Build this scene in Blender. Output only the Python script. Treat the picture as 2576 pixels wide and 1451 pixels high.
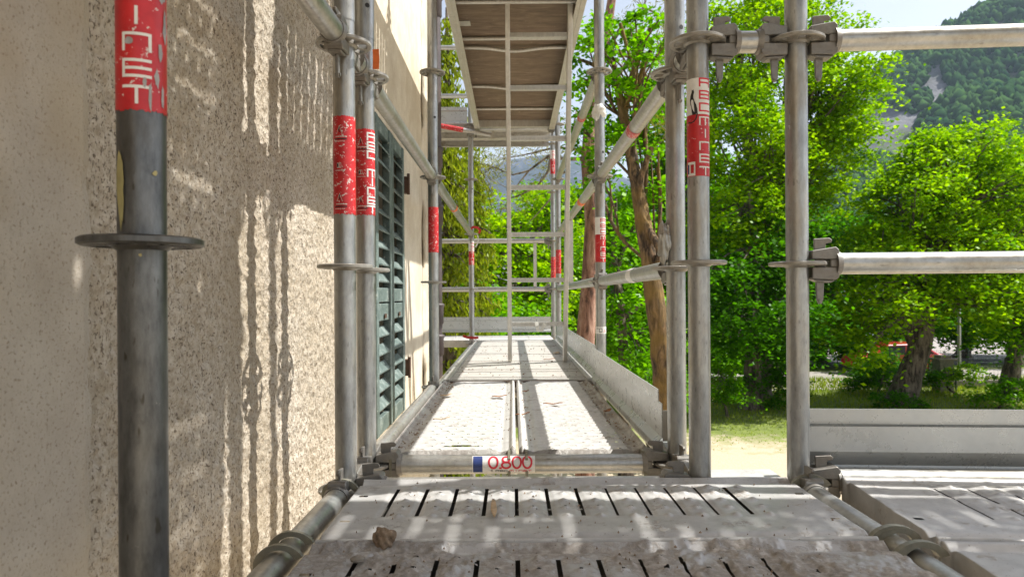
import bpy, math
import numpy as np
from mathutils import Vector, Matrix

# ------------------------------------------------------------------ camera, light, exposure
for o in list(bpy.data.objects): bpy.data.objects.remove(o)
SC = bpy.context.scene
COL = SC.collection
F = 1717.0            # focal length in pixels of the 2576 px wide view
EYE = 3.6             # height of the eye over the ground
HY = 744.0            # horizon row
VX = 1290.0
ROLL = 0.006
cr, sr = math.cos(ROLL), math.sin(ROLL)
cam = bpy.data.cameras.new('camera'); cam_o = bpy.data.objects.new('camera', cam); COL.objects.link(cam_o)
cam.sensor_width = 36; cam.lens = 24.0
cam.shift_y = (HY - 725.5) / 2576.0; cam.shift_x = (1288 - VX) / 2576.0
cam.clip_start = 0.05; cam.clip_end = 20000
cam.dof.use_dof = True; cam.dof.focus_distance = 1.8; cam.dof.aperture_fstop = 9.0
cam_o.matrix_world = Matrix(((cr, sr, 0, 0), (0, 0, -1, 0), (-sr, cr, 0, EYE), (0, 0, 0, 1)))
SC.camera = cam_o
SUN = Vector((0.74, 0.08, 1.0)).normalized()
w = bpy.data.worlds.new('World'); SC.world = w; w.use_nodes = True
wn = w.node_tree; bg = wn.nodes['Background']
sky = wn.nodes.new('ShaderNodeTexSky'); sky.sky_type = 'NISHITA'; sky.sun_disc = False
sky.sun_elevation = math.asin(SUN.z); sky.sun_rotation = math.atan2(SUN.x, SUN.y)
sky.altitude = 900; sky.air_density = 1.0; sky.dust_density = 4.0; sky.ozone_density = 0.7
hs_ = wn.nodes.new('ShaderNodeHueSaturation'); hs_.inputs['Saturation'].default_value = .45
wn.links.new(sky.outputs[0], hs_.inputs['Color']); wn.links.new(hs_.outputs[0], bg.inputs[0]); bg.inputs[1].default_value = 0.12
sl = bpy.data.lights.new('sun', 'SUN'); sl.energy = 5.0; sl.angle = math.radians(0.5); sl.color = (1, 0.975, 0.93)
so = bpy.data.objects.new('sun', sl); COL.objects.link(so)
so.rotation_euler = SUN.to_track_quat('Z', 'Y').to_euler(); so.location = (20, 0, 40)
SC.view_settings.view_transform = 'Standard'; SC.view_settings.look = 'None'
SC.view_settings.exposure = 0.85; SC.view_settings.gamma = 1
SC.cycles.max_bounces = 8; SC.cycles.diffuse_bounces = 4; SC.cycles.transparent_max_bounces = 8
SC.cycles.caustics_reflective = False; SC.cycles.caustics_refractive = False

RNG = np.random.default_rng(7)

def W(px, py, d):
    """point of the place seen at that spot of the photograph, d metres deep"""
    u = (px - VX) / F; v = (HY - py) / F
    X = u * cr + v * sr; Z = -u * sr + v * cr
    return np.array((X * d, d, EYE + Z * d))

# ------------------------------------------------------------------ mesh helpers
def mesh_np(name, V, Fq, mats, smooth=False, midx=None):
    me = bpy.data.meshes.new(name)
    V = np.asarray(V, dtype=np.float32); Fq = np.asarray(Fq, dtype=np.int32)
    k = Fq.shape[1]
    me.vertices.add(len(V)); me.vertices.foreach_set('co', V.ravel())
    me.loops.add(Fq.size); me.loops.foreach_set('vertex_index', Fq.ravel())
    me.polygons.add(len(Fq))
    me.polygons.foreach_set('loop_start', np.arange(0, Fq.size, k, dtype=np.int32))
    if midx is not None: me.polygons.foreach_set('material_index', np.asarray(midx, dtype=np.int32))
    me.update(calc_edges=True)
    if smooth: me.polygons.foreach_set('use_smooth', np.ones(len(Fq), dtype=bool))
    for m in (mats if isinstance(mats, (list, tuple)) else [mats]): me.materials.append(m)
    return me

class MB:
    def __init__(s): s.v = []; s.f = []; s.sm = []; s.mi = []; s.cur = 0
    def add(s, V, Fc, smooth=False):
        b = len(s.v); s.v += [tuple(float(c) for c in p) for p in V]
        for f in Fc: s.f.append(tuple(i + b for i in f)); s.sm.append(smooth); s.mi.append(s.cur)
    def box(s, a, b):
        x0, y0, z0 = a; x1, y1, z1 = b
        s.add([(x0,y0,z0),(x1,y0,z0),(x1,y1,z0),(x0,y1,z0),(x0,y0,z1),(x1,y0,z1),(x1,y1,z1),(x0,y1,z1)],
              [(0,3,2,1),(4,5,6,7),(0,1,5,4),(1,2,6,5),(2,3,7,6),(3,0,4,7)])
    def tube(s, pts, r, n=24, caps=True, hollow=False):
        pts = [np.array(p, dtype=float) for p in pts]
        rs = r if isinstance(r, (list, tuple)) else [r] * len(pts)
        t0 = pts[-1] - pts[0]; t0 /= np.linalg.norm(t0)
        ref = np.array((0, 0, 1.)) if abs(t0[2]) < 0.9 else np.array((0, 1., 0))
        V = []
        for i, p in enumerate(pts):
            t = pts[min(i+1, len(pts)-1)] - pts[max(i-1, 0)]; t = t / np.linalg.norm(t)
            u = np.cross(ref, t); u /= np.linalg.norm(u); v = np.cross(t, u)
            for k in range(n):
                a = 2 * math.pi * k / n; V.append(p + rs[i] * (math.cos(a) * u + math.sin(a) * v))
        Fc = [(i*n+k, i*n+(k+1) % n, (i+1)*n+(k+1) % n, (i+1)*n+k) for i in range(len(pts)-1) for k in range(n)]
        s.add(V, Fc, True)
        if caps:
            s.add(V[:n], [tuple(range(n))[::-1]]); s.add(V[-n:], [tuple(range(n))])
    def prism(s, poly, o, a, b, th):
        """polygon in the plane of unit axes a, b at o, thickness th along a x b"""
        o, a, b = (np.array(q, dtype=float) for q in (o, a, b)); c = np.cross(a, b)
        n = len(poly); V = [o + a*p[0] + b*p[1] - c*th/2 for p in poly] + [o + a*p[0] + b*p[1] + c*th/2 for p in poly]
        s.add(V, [tuple(range(n))[::-1], tuple(range(n, 2*n))] + [(i, (i+1) % n, n+(i+1) % n, n+i) for i in range(n)])
    def mesh(s, name, mats):
        me = bpy.data.meshes.new(name); me.from_pydata(s.v, [], s.f)
        me.polygons.foreach_set('use_smooth', s.sm); me.polygons.foreach_set('material_index', s.mi)
        for m in (mats if isinstance(mats, (list, tuple)) else [mats]): me.materials.append(m)
        me.update(); return me

def bevel(o, wd=0.002, seg=2):
    m = o.modifiers.new('bevel', 'BEVEL'); m.width = wd; m.segments = seg; m.limit_method = 'ANGLE'; m.angle_limit = math.radians(40)
    return o

def obj(name, me, parent=None, loc=None, rotz=0):
    o = bpy.data.objects.new(name, me); COL.objects.link(o)
    if parent is not None: o.parent = parent
    if loc is not None: o.location = loc
    if rotz: o.rotation_euler = (0, 0, rotz)
    return o
def tag(o, label, cat, group=None):
    o['label'] = label; o['category'] = cat
    if group: o['group'] = group
    return o
def thing(name, label, cat, loc=(0, 0, 0), rotz=0, group=None):
    return tag(obj(name, None, None, loc, rotz), label, cat, group)
def kind(o, k): o['kind'] = k; return o
def copy_tree(o, parent=None):
    c = o.copy(); COL.objects.link(c)
    if parent is not None: c.parent = parent
    for ch in list(o.children): copy_tree(ch, c)
    return c

def vnoise(shape, cell, seed, dims=None):
    """smooth value noise on a grid; cell = (cells in rows, cells in cols) of one feature"""
    r = np.random.default_rng(seed); n, m = shape
    a, b = int(n / cell[0]) + 3, int(m / cell[1]) + 3
    g = r.random((a, b)); y = np.arange(n) / cell[0]; x = np.arange(m) / cell[1]
    yi, xi = y.astype(int), x.astype(int); fy, fx = y - yi, x - xi
    fy = (fy*fy*(3-2*fy))[:, None]; fx = (fx*fx*(3-2*fx))[None, :]
    g00 = g[yi][:, xi]; g01 = g[yi][:, xi+1]; g10 = g[yi+1][:, xi]; g11 = g[yi+1][:, xi+1]
    return (g00*(1-fx)+g01*fx)*(1-fy) + (g10*(1-fx)+g11*fx)*fy

def grid_faces(n, m, mask=None):
    i = np.arange(n-1)[:, None] * m + np.arange(m-1)[None, :]
    Fq = np.stack([i, i+1, i+m+1, i+m], -1)
    return Fq[mask] if mask is not None else Fq.reshape(-1, 4)

# ------------------------------------------------------------------ materials
class NT:
    def __init__(s, name):
        s.m = bpy.data.materials.new(name); s.m.use_nodes = True; s.t = s.m.node_tree
        s.p = s.t.nodes['Principled BSDF']; s.o = s.t.nodes['Material Output']
        s.co = s.n('ShaderNodeTexCoord')
    def n(s, typ, **kw):
        nd = s.t.nodes.new(typ)
        for k, v in kw.items(): setattr(nd, k, v)
        return nd
    def l(s, a, b): s.t.links.new(a, b)
    def mapping(s, scale=(1, 1, 1), src='Object', rot=(0, 0, 0)):
        mp = s.n('ShaderNodeMapping'); mp.inputs['Scale'].default_value = scale; mp.inputs['Rotation'].default_value = rot
        s.l(s.co.outputs[src], mp.inputs[0]); return mp.outputs[0]
    def noise(s, scale, detail=4, rough=0.55, vec=None, dist=0):
        nd = s.n('ShaderNodeTexNoise'); nd.inputs['Scale'].default_value = scale
        nd.inputs['Detail'].default_value = detail; nd.inputs['Roughness'].default_value = rough
        nd.inputs['Distortion'].default_value = dist
        s.l(vec if vec is not None else s.co.outputs['Object'], nd.inputs['Vector']); return nd.outputs['Fac']
    def vor(s, scale, vec=None, feat='F1'):
        nd = s.n('ShaderNodeTexVoronoi'); nd.feature = feat; nd.inputs['Scale'].default_value = scale
        s.l(vec if vec is not None else s.co.outputs['Object'], nd.inputs['Vector']); return nd.outputs['Distance']
    def ramp(s, fac, stops, interp='LINEAR'):
        r = s.n('ShaderNodeValToRGB'); cr_ = r.color_ramp; cr_.interpolation = interp
        while len(cr_.elements) < len(stops): cr_.elements.new(0.5)
        for e, (p, c) in zip(cr_.elements, stops):
            e.position = p; e.color = (*c, 1) if len(c) == 3 else c
        s.l(fac, r.inputs[0]); return r.outputs[0]
    def g(s, fac, a, b):
        return s.ramp(fac, [(a, (0, 0, 0)), (b, (1, 1, 1))])
    def mix(s, fac, a, b, mode='MIX'):
        nd = s.n('ShaderNodeMix'); nd.data_type = 'RGBA'; nd.blend_type = mode
        for i, v in ((0, fac), (6, a), (7, b)):
            if hasattr(v, 'is_output'): s.l(v, nd.inputs[i])
            elif isinstance(v, (int, float)): nd.inputs[i].default_value = v
            else: nd.inputs[i].default_value = (*v, 1)
        return nd.outputs[2]
    def math(s, op, a, b=0.0):
        nd = s.n('ShaderNodeMath'); nd.operation = op
        for i, v in ((0, a), (1, b)):
            if hasattr(v, 'is_output'): s.l(v, nd.inputs[i])
            else: nd.inputs[i].default_value = v
        return nd.outputs[0]
    def bump(s, h, strength=0.5, dist=0.002):
        b = s.n('ShaderNodeBump'); b.inputs['Strength'].default_value = strength; b.inputs['Distance'].default_value = dist
        s.l(h, b.inputs['Height']); s.l(b.outputs[0], s.p.inputs['Normal'])
    def base(s, c):
        if hasattr(c, 'is_output'): s.l(c, s.p.inputs['Base Color'])
        else: s.p.inputs['Base Color'].default_value = (*c, 1)
    def set(s, rough=0.6, metal=0.0, spec=None):
        for k, v in (('Roughness', rough), ('Metallic', metal)):
            if hasattr(v, 'is_output'): s.l(v, s.p.inputs[k])
            else: s.p.inputs[k].default_value = v
        if spec is not None: s.p.inputs['Specular IOR Level'].default_value = spec
        return s.m

def m_galv(name, base=(.36, .36, .345), dirt=.5, vertical=True, tint=(.30, .24, .15), metal=.78, rough=.36, speck=.35, con=.7):
    t = NT(name); v = t.mapping((1, 1, .30) if vertical else (1, 1, 1)); v2 = t.mapping((1, 1, .3) if vertical else (.3, .3, 1))
    n1 = t.noise(70, 6, .7, v); n2 = t.noise(13, 5, .65, v2); n3 = t.noise(120, 2, .5, v2); n4 = t.noise(17, 7, .75); n5 = t.noise(4, 3, .6)
    c = t.ramp(n1, [(.28, tuple(x*(1-.34*con) for x in base)), (.5, base), (.74, tuple(min(1, x*(1+.34*con)) for x in base))])
    c = t.mix(t.math('MULTIPLY', t.g(n2, .48, .70), dirt), c, tint)
    c = t.mix(t.math('MULTIPLY', t.g(n5, .52, .68), dirt*.55), c, tuple(x*.42 for x in base))
    c = t.mix(t.math('MULTIPLY', t.g(n3, .66, .72), speck), c, (.06, .055, .045))
    c = t.mix(t.math('MULTIPLY', t.g(n4, .66, .71), .55*speck), c, (.55, .52, .45))
    t.base(c); t.bump(t.math('ADD', n4, t.math('MULTIPLY', n3, .3)), .3, .0010)
    return t.set(t.ramp(n4, [(.3, (rough-.10,)*3), (.7, (rough+.12,)*3)]), metal)
M = {}
M['galv'] = m_galv('galvanised steel', (.35, .355, .345), .65, con=.9)
M['galv_dark'] = m_galv('dull dark galvanised steel', (.125, .127, .125), .8, True, (.07, .06, .045), .7, .36, 1.0, 1.5)
M['galv_h'] = m_galv('galvanised steel rail', (.42, .42, .40), .4, False, (.34, .27, .14))
M['galv_pale'] = m_galv('pale galvanised steel', (.50, .49, .46), .3, False, (.45, .38, .25))
M['cast'] = m_galv('cast steel coupling', (.22, .21, .19), .6, False, (.16, .11, .06), .5, .45)
M['alu'] = m_galv('weathered aluminium', (.56, .55, .51), .3, True, (.44, .38, .28), .45, .38, .2, .5)
M['alu_w'] = m_galv('clean aluminium sheet', (.54, .555, .54), .12, False, (.46, .42, .34), .45, .30, .06, .15)

def m_deck(name, dirt, base=(.47, .46, .44)):
    t = NT(name); n1 = t.noise(9, 6, .65); n2 = t.noise(60, 5, .7); n3 = t.noise(230, 3, .6); n4 = t.noise(26, 4, .6)
    c = t.ramp(n4, [(.3, tuple(x*.8 for x in base)), (.6, base), (.8, tuple(min(1, x*1.2) for x in base))])
    f = t.g(t.math('ADD', n1, t.math('MULTIPLY', t.math('SUBTRACT', n2, .5), .6)), .66 - dirt*.34, .72 - dirt*.28)
    mud = t.ramp(n2, [(.3, (.19, .165, .14)), (.55, (.36, .33, .295)), (.75, (.58, .55, .51))])
    c = t.mix(f, c, mud)
    c = t.mix(t.math('MULTIPLY', t.g(n3, .66, .70), .8), c, (.10, .07, .045))
    t.base(c)
    t.bump(t.math('ADD', t.math('MULTIPLY', f, .8), t.math('MULTIPLY', n2, .35)), .6, .0022)
    return t.set(t.ramp(f, [(0, (.42,)*3), (1, (.95,)*3)]), .15)
M['deck'] = m_deck('perforated steel deck, dusty', .22)
M['deck_mud'] = m_deck('perforated steel deck caked with dried mud', .74, (.44, .43, .42))
M['deck_bright'] = m_deck('worn bright steel deck', .20, (.56, .55, .52))
M['deck_edge'] = m_deck('dirty deck margin', .60, (.46, .44, .40))

def m_stucco():
    t = NT('roughcast render'); n1 = t.noise(200, 4, .65, t.mapping((1, 1, .75))); n2 = t.noise(75, 5, .65); n3 = t.noise(3, 4, .6); n4 = t.vor(140)
    c = t.ramp(n2, [(.28, (.33, .27, .19)), (.48, (.50, .43, .335)), (.70, (.66, .60, .50))])
    c = t.mix(t.math('MULTIPLY', t.g(n1, .545, .62), .9), c, (.095, .066, .042))
    c = t.mix(t.math('MULTIPLY', t.g(n3, .42, .62), .45), c, (.33, .265, .175))
    t.base(c); t.bump(t.math('ADD', n1, n2), .9, .006)
    return t.set(.95)
M['stucco'] = m_stucco()
def m_plaster(name, a, b, sp=.5, bs=.5):
    t = NT(name); n1 = t.noise(190, 5, .7); n2 = t.noise(6, 6, .75); n3 = t.noise(1.3, 4, .7)
    c = t.ramp(n2, [(.3, a), (.7, b)])
    c = t.mix(t.math('MULTIPLY', t.g(n1, .55, .66), sp), c, (.20, .145, .09))
    c = t.mix(t.math('MULTIPLY', t.g(n3, .52, .6), .35), c, (.42, .33, .20))
    t.base(c); t.bump(t.math('ADD', t.math('MULTIPLY', n1, .5), n2), bs, .006)
    return t.set(.93)
M['plaster'] = m_plaster('old lime plaster', (.56, .48, .36), (.74, .68, .55))
M['band'] = m_plaster('smooth cream render', (.40, .345, .275), (.54, .485, .40), .8, .9)
def m_simple(name, c, rough=.6, metal=0, var=.25, scale=30, bump=.2):
    t = NT(name); n = t.noise(scale, 5, .6)
    t.base(t.ramp(n, [(.3, tuple(x*(1-var) for x in c)), (.7, tuple(min(1, x*(1+var)) for x in c))]))
    t.bump(n, bump, .003); return t.set(rough, metal)
def m_green():
    t = NT('faded green shutter paint'); v = t.mapping((1, 1, 1)); n1 = t.noise(14, 6, .7); n2 = t.noise(70, 4, .6); n3 = t.noise(5, 3, .6)
    c = t.ramp(n1, [(.3, (.05, .08, .072)), (.55, (.13, .17, .155)), (.75, (.31, .355, .33))])
    c = t.mix(t.math('MULTIPLY', t.g(n2, .63, .68), .7), c, (.50, .52, .44))
    t.base(c); t.bump(n1, .3, .003); return t.set(.6)
M['green'] = m_green()
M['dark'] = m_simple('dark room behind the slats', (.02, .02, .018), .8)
M['rust'] = m_simple('rusty iron', (.10, .055, .035), .8, .2)
M['pipe'] = m_simple('brown cast iron pipe', (.075, .058, .055), .55, .1, .35, 12)
M['white'] = m_simple('white sticker', (.72, .71, .67), .5, 0, .08, 60)
M['grey'] = m_simple('worn pale sticker lettering', (.55, .54, .48), .6, 0, .2, 90)
M['blue'] = m_simple('dark blue print', (.02, .04, .16), .5)
M['skyblue'] = m_simple('pale blue print', (.10, .38, .60), .5)
M['black'] = m_simple('black print', (.015, .013, .012), .5)
def m_red(name, wear):
    t = NT(name); n1 = t.noise(130, 4, .7); n2 = t.noise(28, 5, .65); n3 = t.noise(55, 5, .7)
    c = t.ramp(n2, [(.3, (.40, .010, .014)), (.7, (.60, .022, .025))])
    c = t.mix(t.g(t.math('ADD', n1, t.math('MULTIPLY', n3, .5)), .92 - wear*.10, .95 - wear*.10), c, (.66, .58, .53))
    t.base(c); t.bump(n3, .2, .001); return t.set(.38)
M['red'] = m_red('glossy red sticker', .2)
M['red_worn'] = m_red('scratched red sticker', .62)
M['red_faded'] = m_red('faded red and white label', 1.2)
M['print'] = m_simple('red print', (.60, .02, .04), .5, 0, .1)
M['orange'] = m_simple('orange tape', (.75, .16, .03), .5)
M['tape'] = m_simple('white plastic tape', (.70, .69, .62), .45)
def m_ply():
    t = NT('dark stained plywood underside'); v = t.mapping((1, 5, 1)); n1 = t.noise(5, 6, .7, v, 1.2); n2 = t.noise(40, 4, .7); n3 = t.noise(6, 5, .75)
    c = t.ramp(n1, [(.3, (.085, .058, .038)), (.55, (.165, .118, .080)), (.75, (.27, .21, .15))])
    c = t.mix(t.g(n3, .66, .68), c, (.30, .24, .16))
    c = t.mix(t.g(n2, .70, .73), c, (.55, .52, .46))
    t.base(c); t.bump(n1, .3, .003); return t.set(.7)
M['ply'] = m_ply()

def m_bark(name, a, b, sc=1.0, moss=None):
    t = NT(name); v = t.mapping((1, 1, .22)); n1 = t.noise(9*sc, 6, .7, v, .6); n2 = t.noise(1.6, 3, .6)
    c = t.ramp(n1, [(.40, tuple(x*.25 for x in a)), (.5, a), (.64, b)])
    if moss: c = t.mix(t.math('MULTIPLY', t.g(n2, .45, .6), .7), c, moss)
    t.base(c); t.bump(n1, 1, .05); return t.set(.95)
M['bark'] = m_bark('grey brown bark', (.11, .085, .062), (.21, .17, .13))
M['bark_orange'] = m_bark('rusty mossy bark', (.115, .075, .042), (.30, .19, .10), 2.2, (.25, .155, .035))
M['bark_pine'] = m_bark('red scaly pine bark', (.25, .13, .085), (.42, .27, .20), .9)
M['bark_pale'] = m_bark('pale bare twigs', (.22, .18, .14), (.40, .34, .28))
def m_leaf(name, a, b, trans=.5, sc=.7, gloss=.010):
    t = NT(name); t.t.nodes.remove(t.p)
    geo = t.n('ShaderNodeNewGeometry'); n = t.noise(sc, 3, .6)
    f = t.math('ADD', t.math('MULTIPLY', geo.outputs['Random Per Island'], .55), t.math('MULTIPLY', n, .5))
    c = t.ramp(f, [(.15, a), (.85, b)])
    d = t.n('ShaderNodeBsdfDiffuse'); tr = t.n('ShaderNodeBsdfTranslucent'); gl = t.n('ShaderNodeBsdfGlossy'); gl.inputs['Roughness'].default_value = .35
    gl.inputs['Color'].default_value = (.9, .95, .85, 1)
    t.l(c, d.inputs[0]); t.l(t.mix(1.0, c, (1.25, 1.3, .45), 'MULTIPLY'), tr.inputs[0])
    m1 = t.n('ShaderNodeMixShader'); m1.inputs[0].default_value = trans; t.l(d.outputs[0], m1.inputs[1]); t.l(tr.outputs[0], m1.inputs[2])
    m2 = t.n('ShaderNodeMixShader'); m2.inputs[0].default_value = gloss; t.l(m1.outputs[0], m2.inputs[1]); t.l(gl.outputs[0], m2.inputs[2])
    t.l(m2.outputs[0], t.o.inputs[0]); return t.m
M['leaf'] = m_leaf('fresh lime tree leaves', (.025, .12, .001), (.20, .46, .002), .5)
M['leaf_lime'] = m_leaf('yellow green spring leaves', (.035, .16, .001), (.36, .56, .002))
M['leaf_deep'] = m_leaf('deep green leaves', (.010, .06, .002), (.10, .30, .003))
M['needle'] = m_leaf('olive spruce needles', (.05, .10, .006), (.36, .42, .025), .45)
M['needle_y'] = m_leaf('yellowish pine needles', (.10, .13, .02), (.36, .34, .06), .35)
M['grass'] = m_leaf('grass blades', (.12, .19, .015), (.32, .38, .04), .4, .4)
M['conifer'] = m_leaf('dark mountain forest', (.006, .030, .014), (.060, .125, .030), .1, .012, 0.0)

def m_ground():
    t = NT('sandy ground with thin grass'); sep = t.n('ShaderNodeSeparateXYZ'); t.l(t.co.outputs['Object'], sep.inputs[0])
    n1 = t.noise(.35, 6, .65); n2 = t.noise(3, 5, .7); n3 = t.noise(25, 4, .7)
    sand = t.ramp(n3, [(.3, (.36, .28, .185)), (.7, (.55, .46, .33))])
    gr = t.ramp(n2, [(.3, (.07, .10, .015)), (.7, (.20, .24, .04))])
    y = t.math('MULTIPLY', t.math('SUBTRACT', sep.outputs[1], 15.9), .26)
    f = t.g(t.math('ADD', t.math('ADD', y, t.math('MULTIPLY', t.math('SUBTRACT', n1, .5), 1.6)), t.math('MULTIPLY', t.math('SUBTRACT', n2, .5), 1.2)), .0, .45)
    t.base(t.mix(f, sand, gr)); t.bump(n2, .5, .05); return t.set(.97)
M['ground'] = m_ground()
M['road'] = m_simple('pale dusty asphalt', (.30, .27, .24), .95, 0, .12, 3)
M['asphalt'] = m_simple('grey asphalt', (.10, .10, .10), .9, 0, .15, 6)
M['stone'] = m_simple('weathered stone', (.24, .21, .17), .9, 0, .3, 8, .5)
def m_mtn(nm='rock and scrub slope'):
    t = NT(nm); n1 = t.noise(.012, 8, .7); n2 = t.noise(.05, 6, .75)
    c = t.ramp(n1, [(.30, (.03, .06, .02)), (.42, (.08, .11, .04)), (.48, (.12, .12, .125)), (.66, (.25, .245, .25))])
    c = t.mix(t.math('MULTIPLY', t.g(n2, .5, .65), .5), c, (.03, .05, .02))
    t.base(c); t.bump(n2, .6, 4); return t.set(.98)
M['mtn'] = m_mtn()
t = NT('distant rock tinted haze blue'); n1 = t.noise(.006, 8, .72); n2 = t.noise(.02, 5, .7)
t.base(t.ramp(n1, [(.42, (.010, .022, .022)), (.50, (.02, .035, .04)), (.56, (.05, .06, .085)), (.68, (.10, .11, .15))])); t.bump(n2, .6, 12); M['mtn_far'] = t.set(.98)  # blue of the distant haze is painted into the rock colour

# ------------------------------------------------------------------ heights of the scaffold
DECK = EYE - .407; L0 = EYE - .432; L1 = EYE + .068; L2 = EYE + .568; L3 = EYE + 1.068; L4 = EYE + 1.568
XL, XR, XO = -.378, .420, .642
Y0, Y1, Y2, Y3, Y4, Y5 = .737, 1.540, 1.757, 3.264, 6.264, 7.064
R = .02415

# ---- rosette disc with eight openings
def rosette_mesh():
    rad = [.0240, .0325, .0520, .0585, .0615]; n = 72; th = .0045
    keep = lambda a, r: not (r == 1 and (((a * 5) % 90 < 32) or (50 <= (a * 5) % 90 < 75)))
    V = []; Fc = []
    for z in (-th, th):
        for k, r in enumerate(rad):
            for a in range(n):
                an = math.radians(a * 5 - 16); V.append((r*math.cos(an), r*math.sin(an), z*(.6 if k == 4 else 1)))
    id_ = lambda s, k, a: (s*len(rad)+k)*n + a % n
    for k in range(len(rad)-1):
        for a in range(n):
            if not keep(a, k): continue
            Fc.append((id_(1,k,a), id_(1,k+1,a), id_(1,k+1,a+1), id_(1,k,a+1)))
            Fc.append((id_(0,k,a+1), id_(0,k+1,a+1), id_(0,k+1,a), id_(0,k,a)))
            for (c, d, p, q) in (((k, a-1), None, (k, a), (k+1, a)), ((k, a+1), None, (k+1, a+1), (k, a+1))):
                if not keep((c[1]) % n, k): Fc.append((id_(0,p[0],p[1]), id_(0,q[0],q[1]), id_(1,q[0],q[1]), id_(1,p[0],p[1])))
            if k == len(rad)-2 or not keep(a, k+1): Fc.append((id_(0,k+1,a), id_(0,k+1,a+1), id_(1,k+1,a+1), id_(1,k+1,a)))
            if k > 0 and not keep(a, k-1): Fc.append((id_(0,k,a+1), id_(0,k,a), id_(1,k,a), id_(1,k,a+1)))
    mb = MB(); mb.add(V, Fc); mb.tube([(0,0,-.009),(0,0,-.004)], [.0252, .031], 24, False)
    return mb.mesh('rosette', M['cast_l'])
M['cast_l'] = m_galv('galvanised rosette steel', (.33, .32, .29), .5, False, (.22, .17, .10), .4, .4)
ROS = rosette_mesh(); ROS_D = ROS.copy(); ROS_D.materials.clear(); ROS_D.materials.append(M['galv_dark'])

# ---- squared stroke letters wrapped round tubes
GL = {'A': [[(0,0),(0,1),(1,1),(1,0)], [(0,.45),(1,.45)]], 'B': [[(0,0),(0,1),(1,1),(1,0),(0,0)], [(0,.5),(1,.5)]],
      'C': [[(1,1),(0,1),(0,0),(1,0)]], 'M': [[(0,0),(0,1),(1,1),(1,0)], [(.5,1),(.5,0)]], 'I': [[(.5,0),(.5,1)]],
      'N': [[(0,0),(0,1),(1,1),(1,0)]], 'E': [[(1,1),(0,1),(0,0),(1,0)], [(0,.5),(1,.5)]], 'T': [[(0,1),(1,1)], [(.5,1),(.5,0)]],
      'Y': [[(0,1),(.5,.55),(1,1)], [(.5,.55),(.5,0)]], '.': [[(.4,0),(.6,0)]],
      '1': [[(.5,0),(.5,1)]], '5': [[(1,1),(0,1),(0,.5),(1,.5),(1,0),(0,0)]]}
def ell(cx, cy, rx, ry, n=24): return [(cx+rx*math.cos(2*math.pi*k/n), cy+ry*math.sin(2*math.pi*k/n)) for k in range(n+1)]
GL['0'] = [ell(.5, .5, .46, .5)]; GL['8'] = [ell(.5, .74, .38, .26), ell(.5, .25, .46, .25)]
def strokes(mb, lines, wd, mapf, lift):
    """flat ribbons in label coordinates (metres), bent by mapf(a, b, lift) -> 3d"""
    for ln in lines:
        for (p, q) in zip(ln[:-1], ln[1:]):
            p = np.array(p, float); q = np.array(q, float); d = q - p; L = np.linalg.norm(d)
            if L < 1e-6: continue
            d /= L; nrm = np.array((-d[1], d[0])) * wd / 2; p = p - d*wd/2*.98; q = q + d*wd/2*.98
            k = max(2, int(abs((q-p)[0]) / .002) + 2)
            V = []
            for i in range(k):
                c = p + (q-p) * i/(k-1)
                V.append(mapf(*(c+nrm), lift)); V.append(mapf(*(c-nrm), lift))
            mb.add(V, [(2*i, 2*i+1, 2*i+3, 2*i+2) for i in range(k-1)])
def patch(mb, a0, a1, b0, b1, mapf, lift, ragged=0.0, seed=1):
    k = max(3, int(abs(a1-a0)/.002)+2); r = np.random.default_rng(seed); V = []
    for i in range(k):
        a = a0+(a1-a0)*i/(k-1); j0, j1 = r.uniform(0, ragged, 2)
        V += [mapf(a, b0+j0, lift), mapf(a, b1-j1, lift)]
    mb.add(V, [(2*i, 2*i+2, 2*i+3, 2*i+1) for i in range(k-1)], True)
def polyfill(mb, poly, mapf, lift):
    mb.add([mapf(x, y, lift) for x, y in poly], [tuple(range(len(poly)))])
def vmap(face):
    """label on an upright tube in its local frame: a runs round to the right as seen, b is height"""
    def f(a, b, lift):
        an = face + a / R; r = R + lift
        return (r*math.cos(an), r*math.sin(an), b)
    return f
def word(lines_out, txt, a, b_top, wd, ht, pitch, wide=None):
    for i, ch in enumerate(txt):
        if ch == ' ': continue
        for ln in GL[ch]: lines_out.append([(a + x*wd, b_top - i*pitch - ht + y*ht) for x, y in ln])

def standard(label, x, y, levels, top, joints=(), mat='galv', stickers=(), bottom=0.0, group='standards of the scaffold'):
    t = thing('scaffold_standard', label, 'scaffold pole', (x, y, 0), 0, group)
    mb = MB(); zs = [bottom+.004] + sorted(joints) + [top]
    mb.tube([(0,0,bottom+.006),(0,0,top)], R, 40)
    for j in joints: mb.tube([(0,0,j-.0015),(0,0,j+.0015)], R+.0006, 40, False); mb.tube([(0,0,j),(0,0,j+.16)], R+.0009, 40, False)
    mb.cur = 1
    for j in joints:
        for an in (math.radians(-60), math.radians(120)):
            c = np.array((math.cos(an), math.sin(an), 0)) * (R+.0012); u = np.array((-math.sin(an), math.cos(an), 0))
            mb.add([c + .0062*(math.cos(q)*u + math.sin(q)*np.array((0,0,1))) + np.array((0,0,j+.08)) for q in np.linspace(0, 2*math.pi, 12, endpoint=False)], [tuple(range(12))])
    obj('tube', mb.mesh('standard_tube', [M[mat], M['black']]), t)
    if bottom == 0.0:
        b = MB(); b.box((-.075,-.075,.001), (.075,.075,.009)); b.tube([(0,0,.009),(0,0,.16)], .019, 16)
        bb = obj('base_plate', b.mesh('base_plate', M['galv_dark']), t)
    for z in levels: obj('rosette', ROS_D if mat == 'galv_dark' else ROS, t, (0, 0, z))
    for fn in stickers: fn(t, x, y)
    return t

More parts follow.
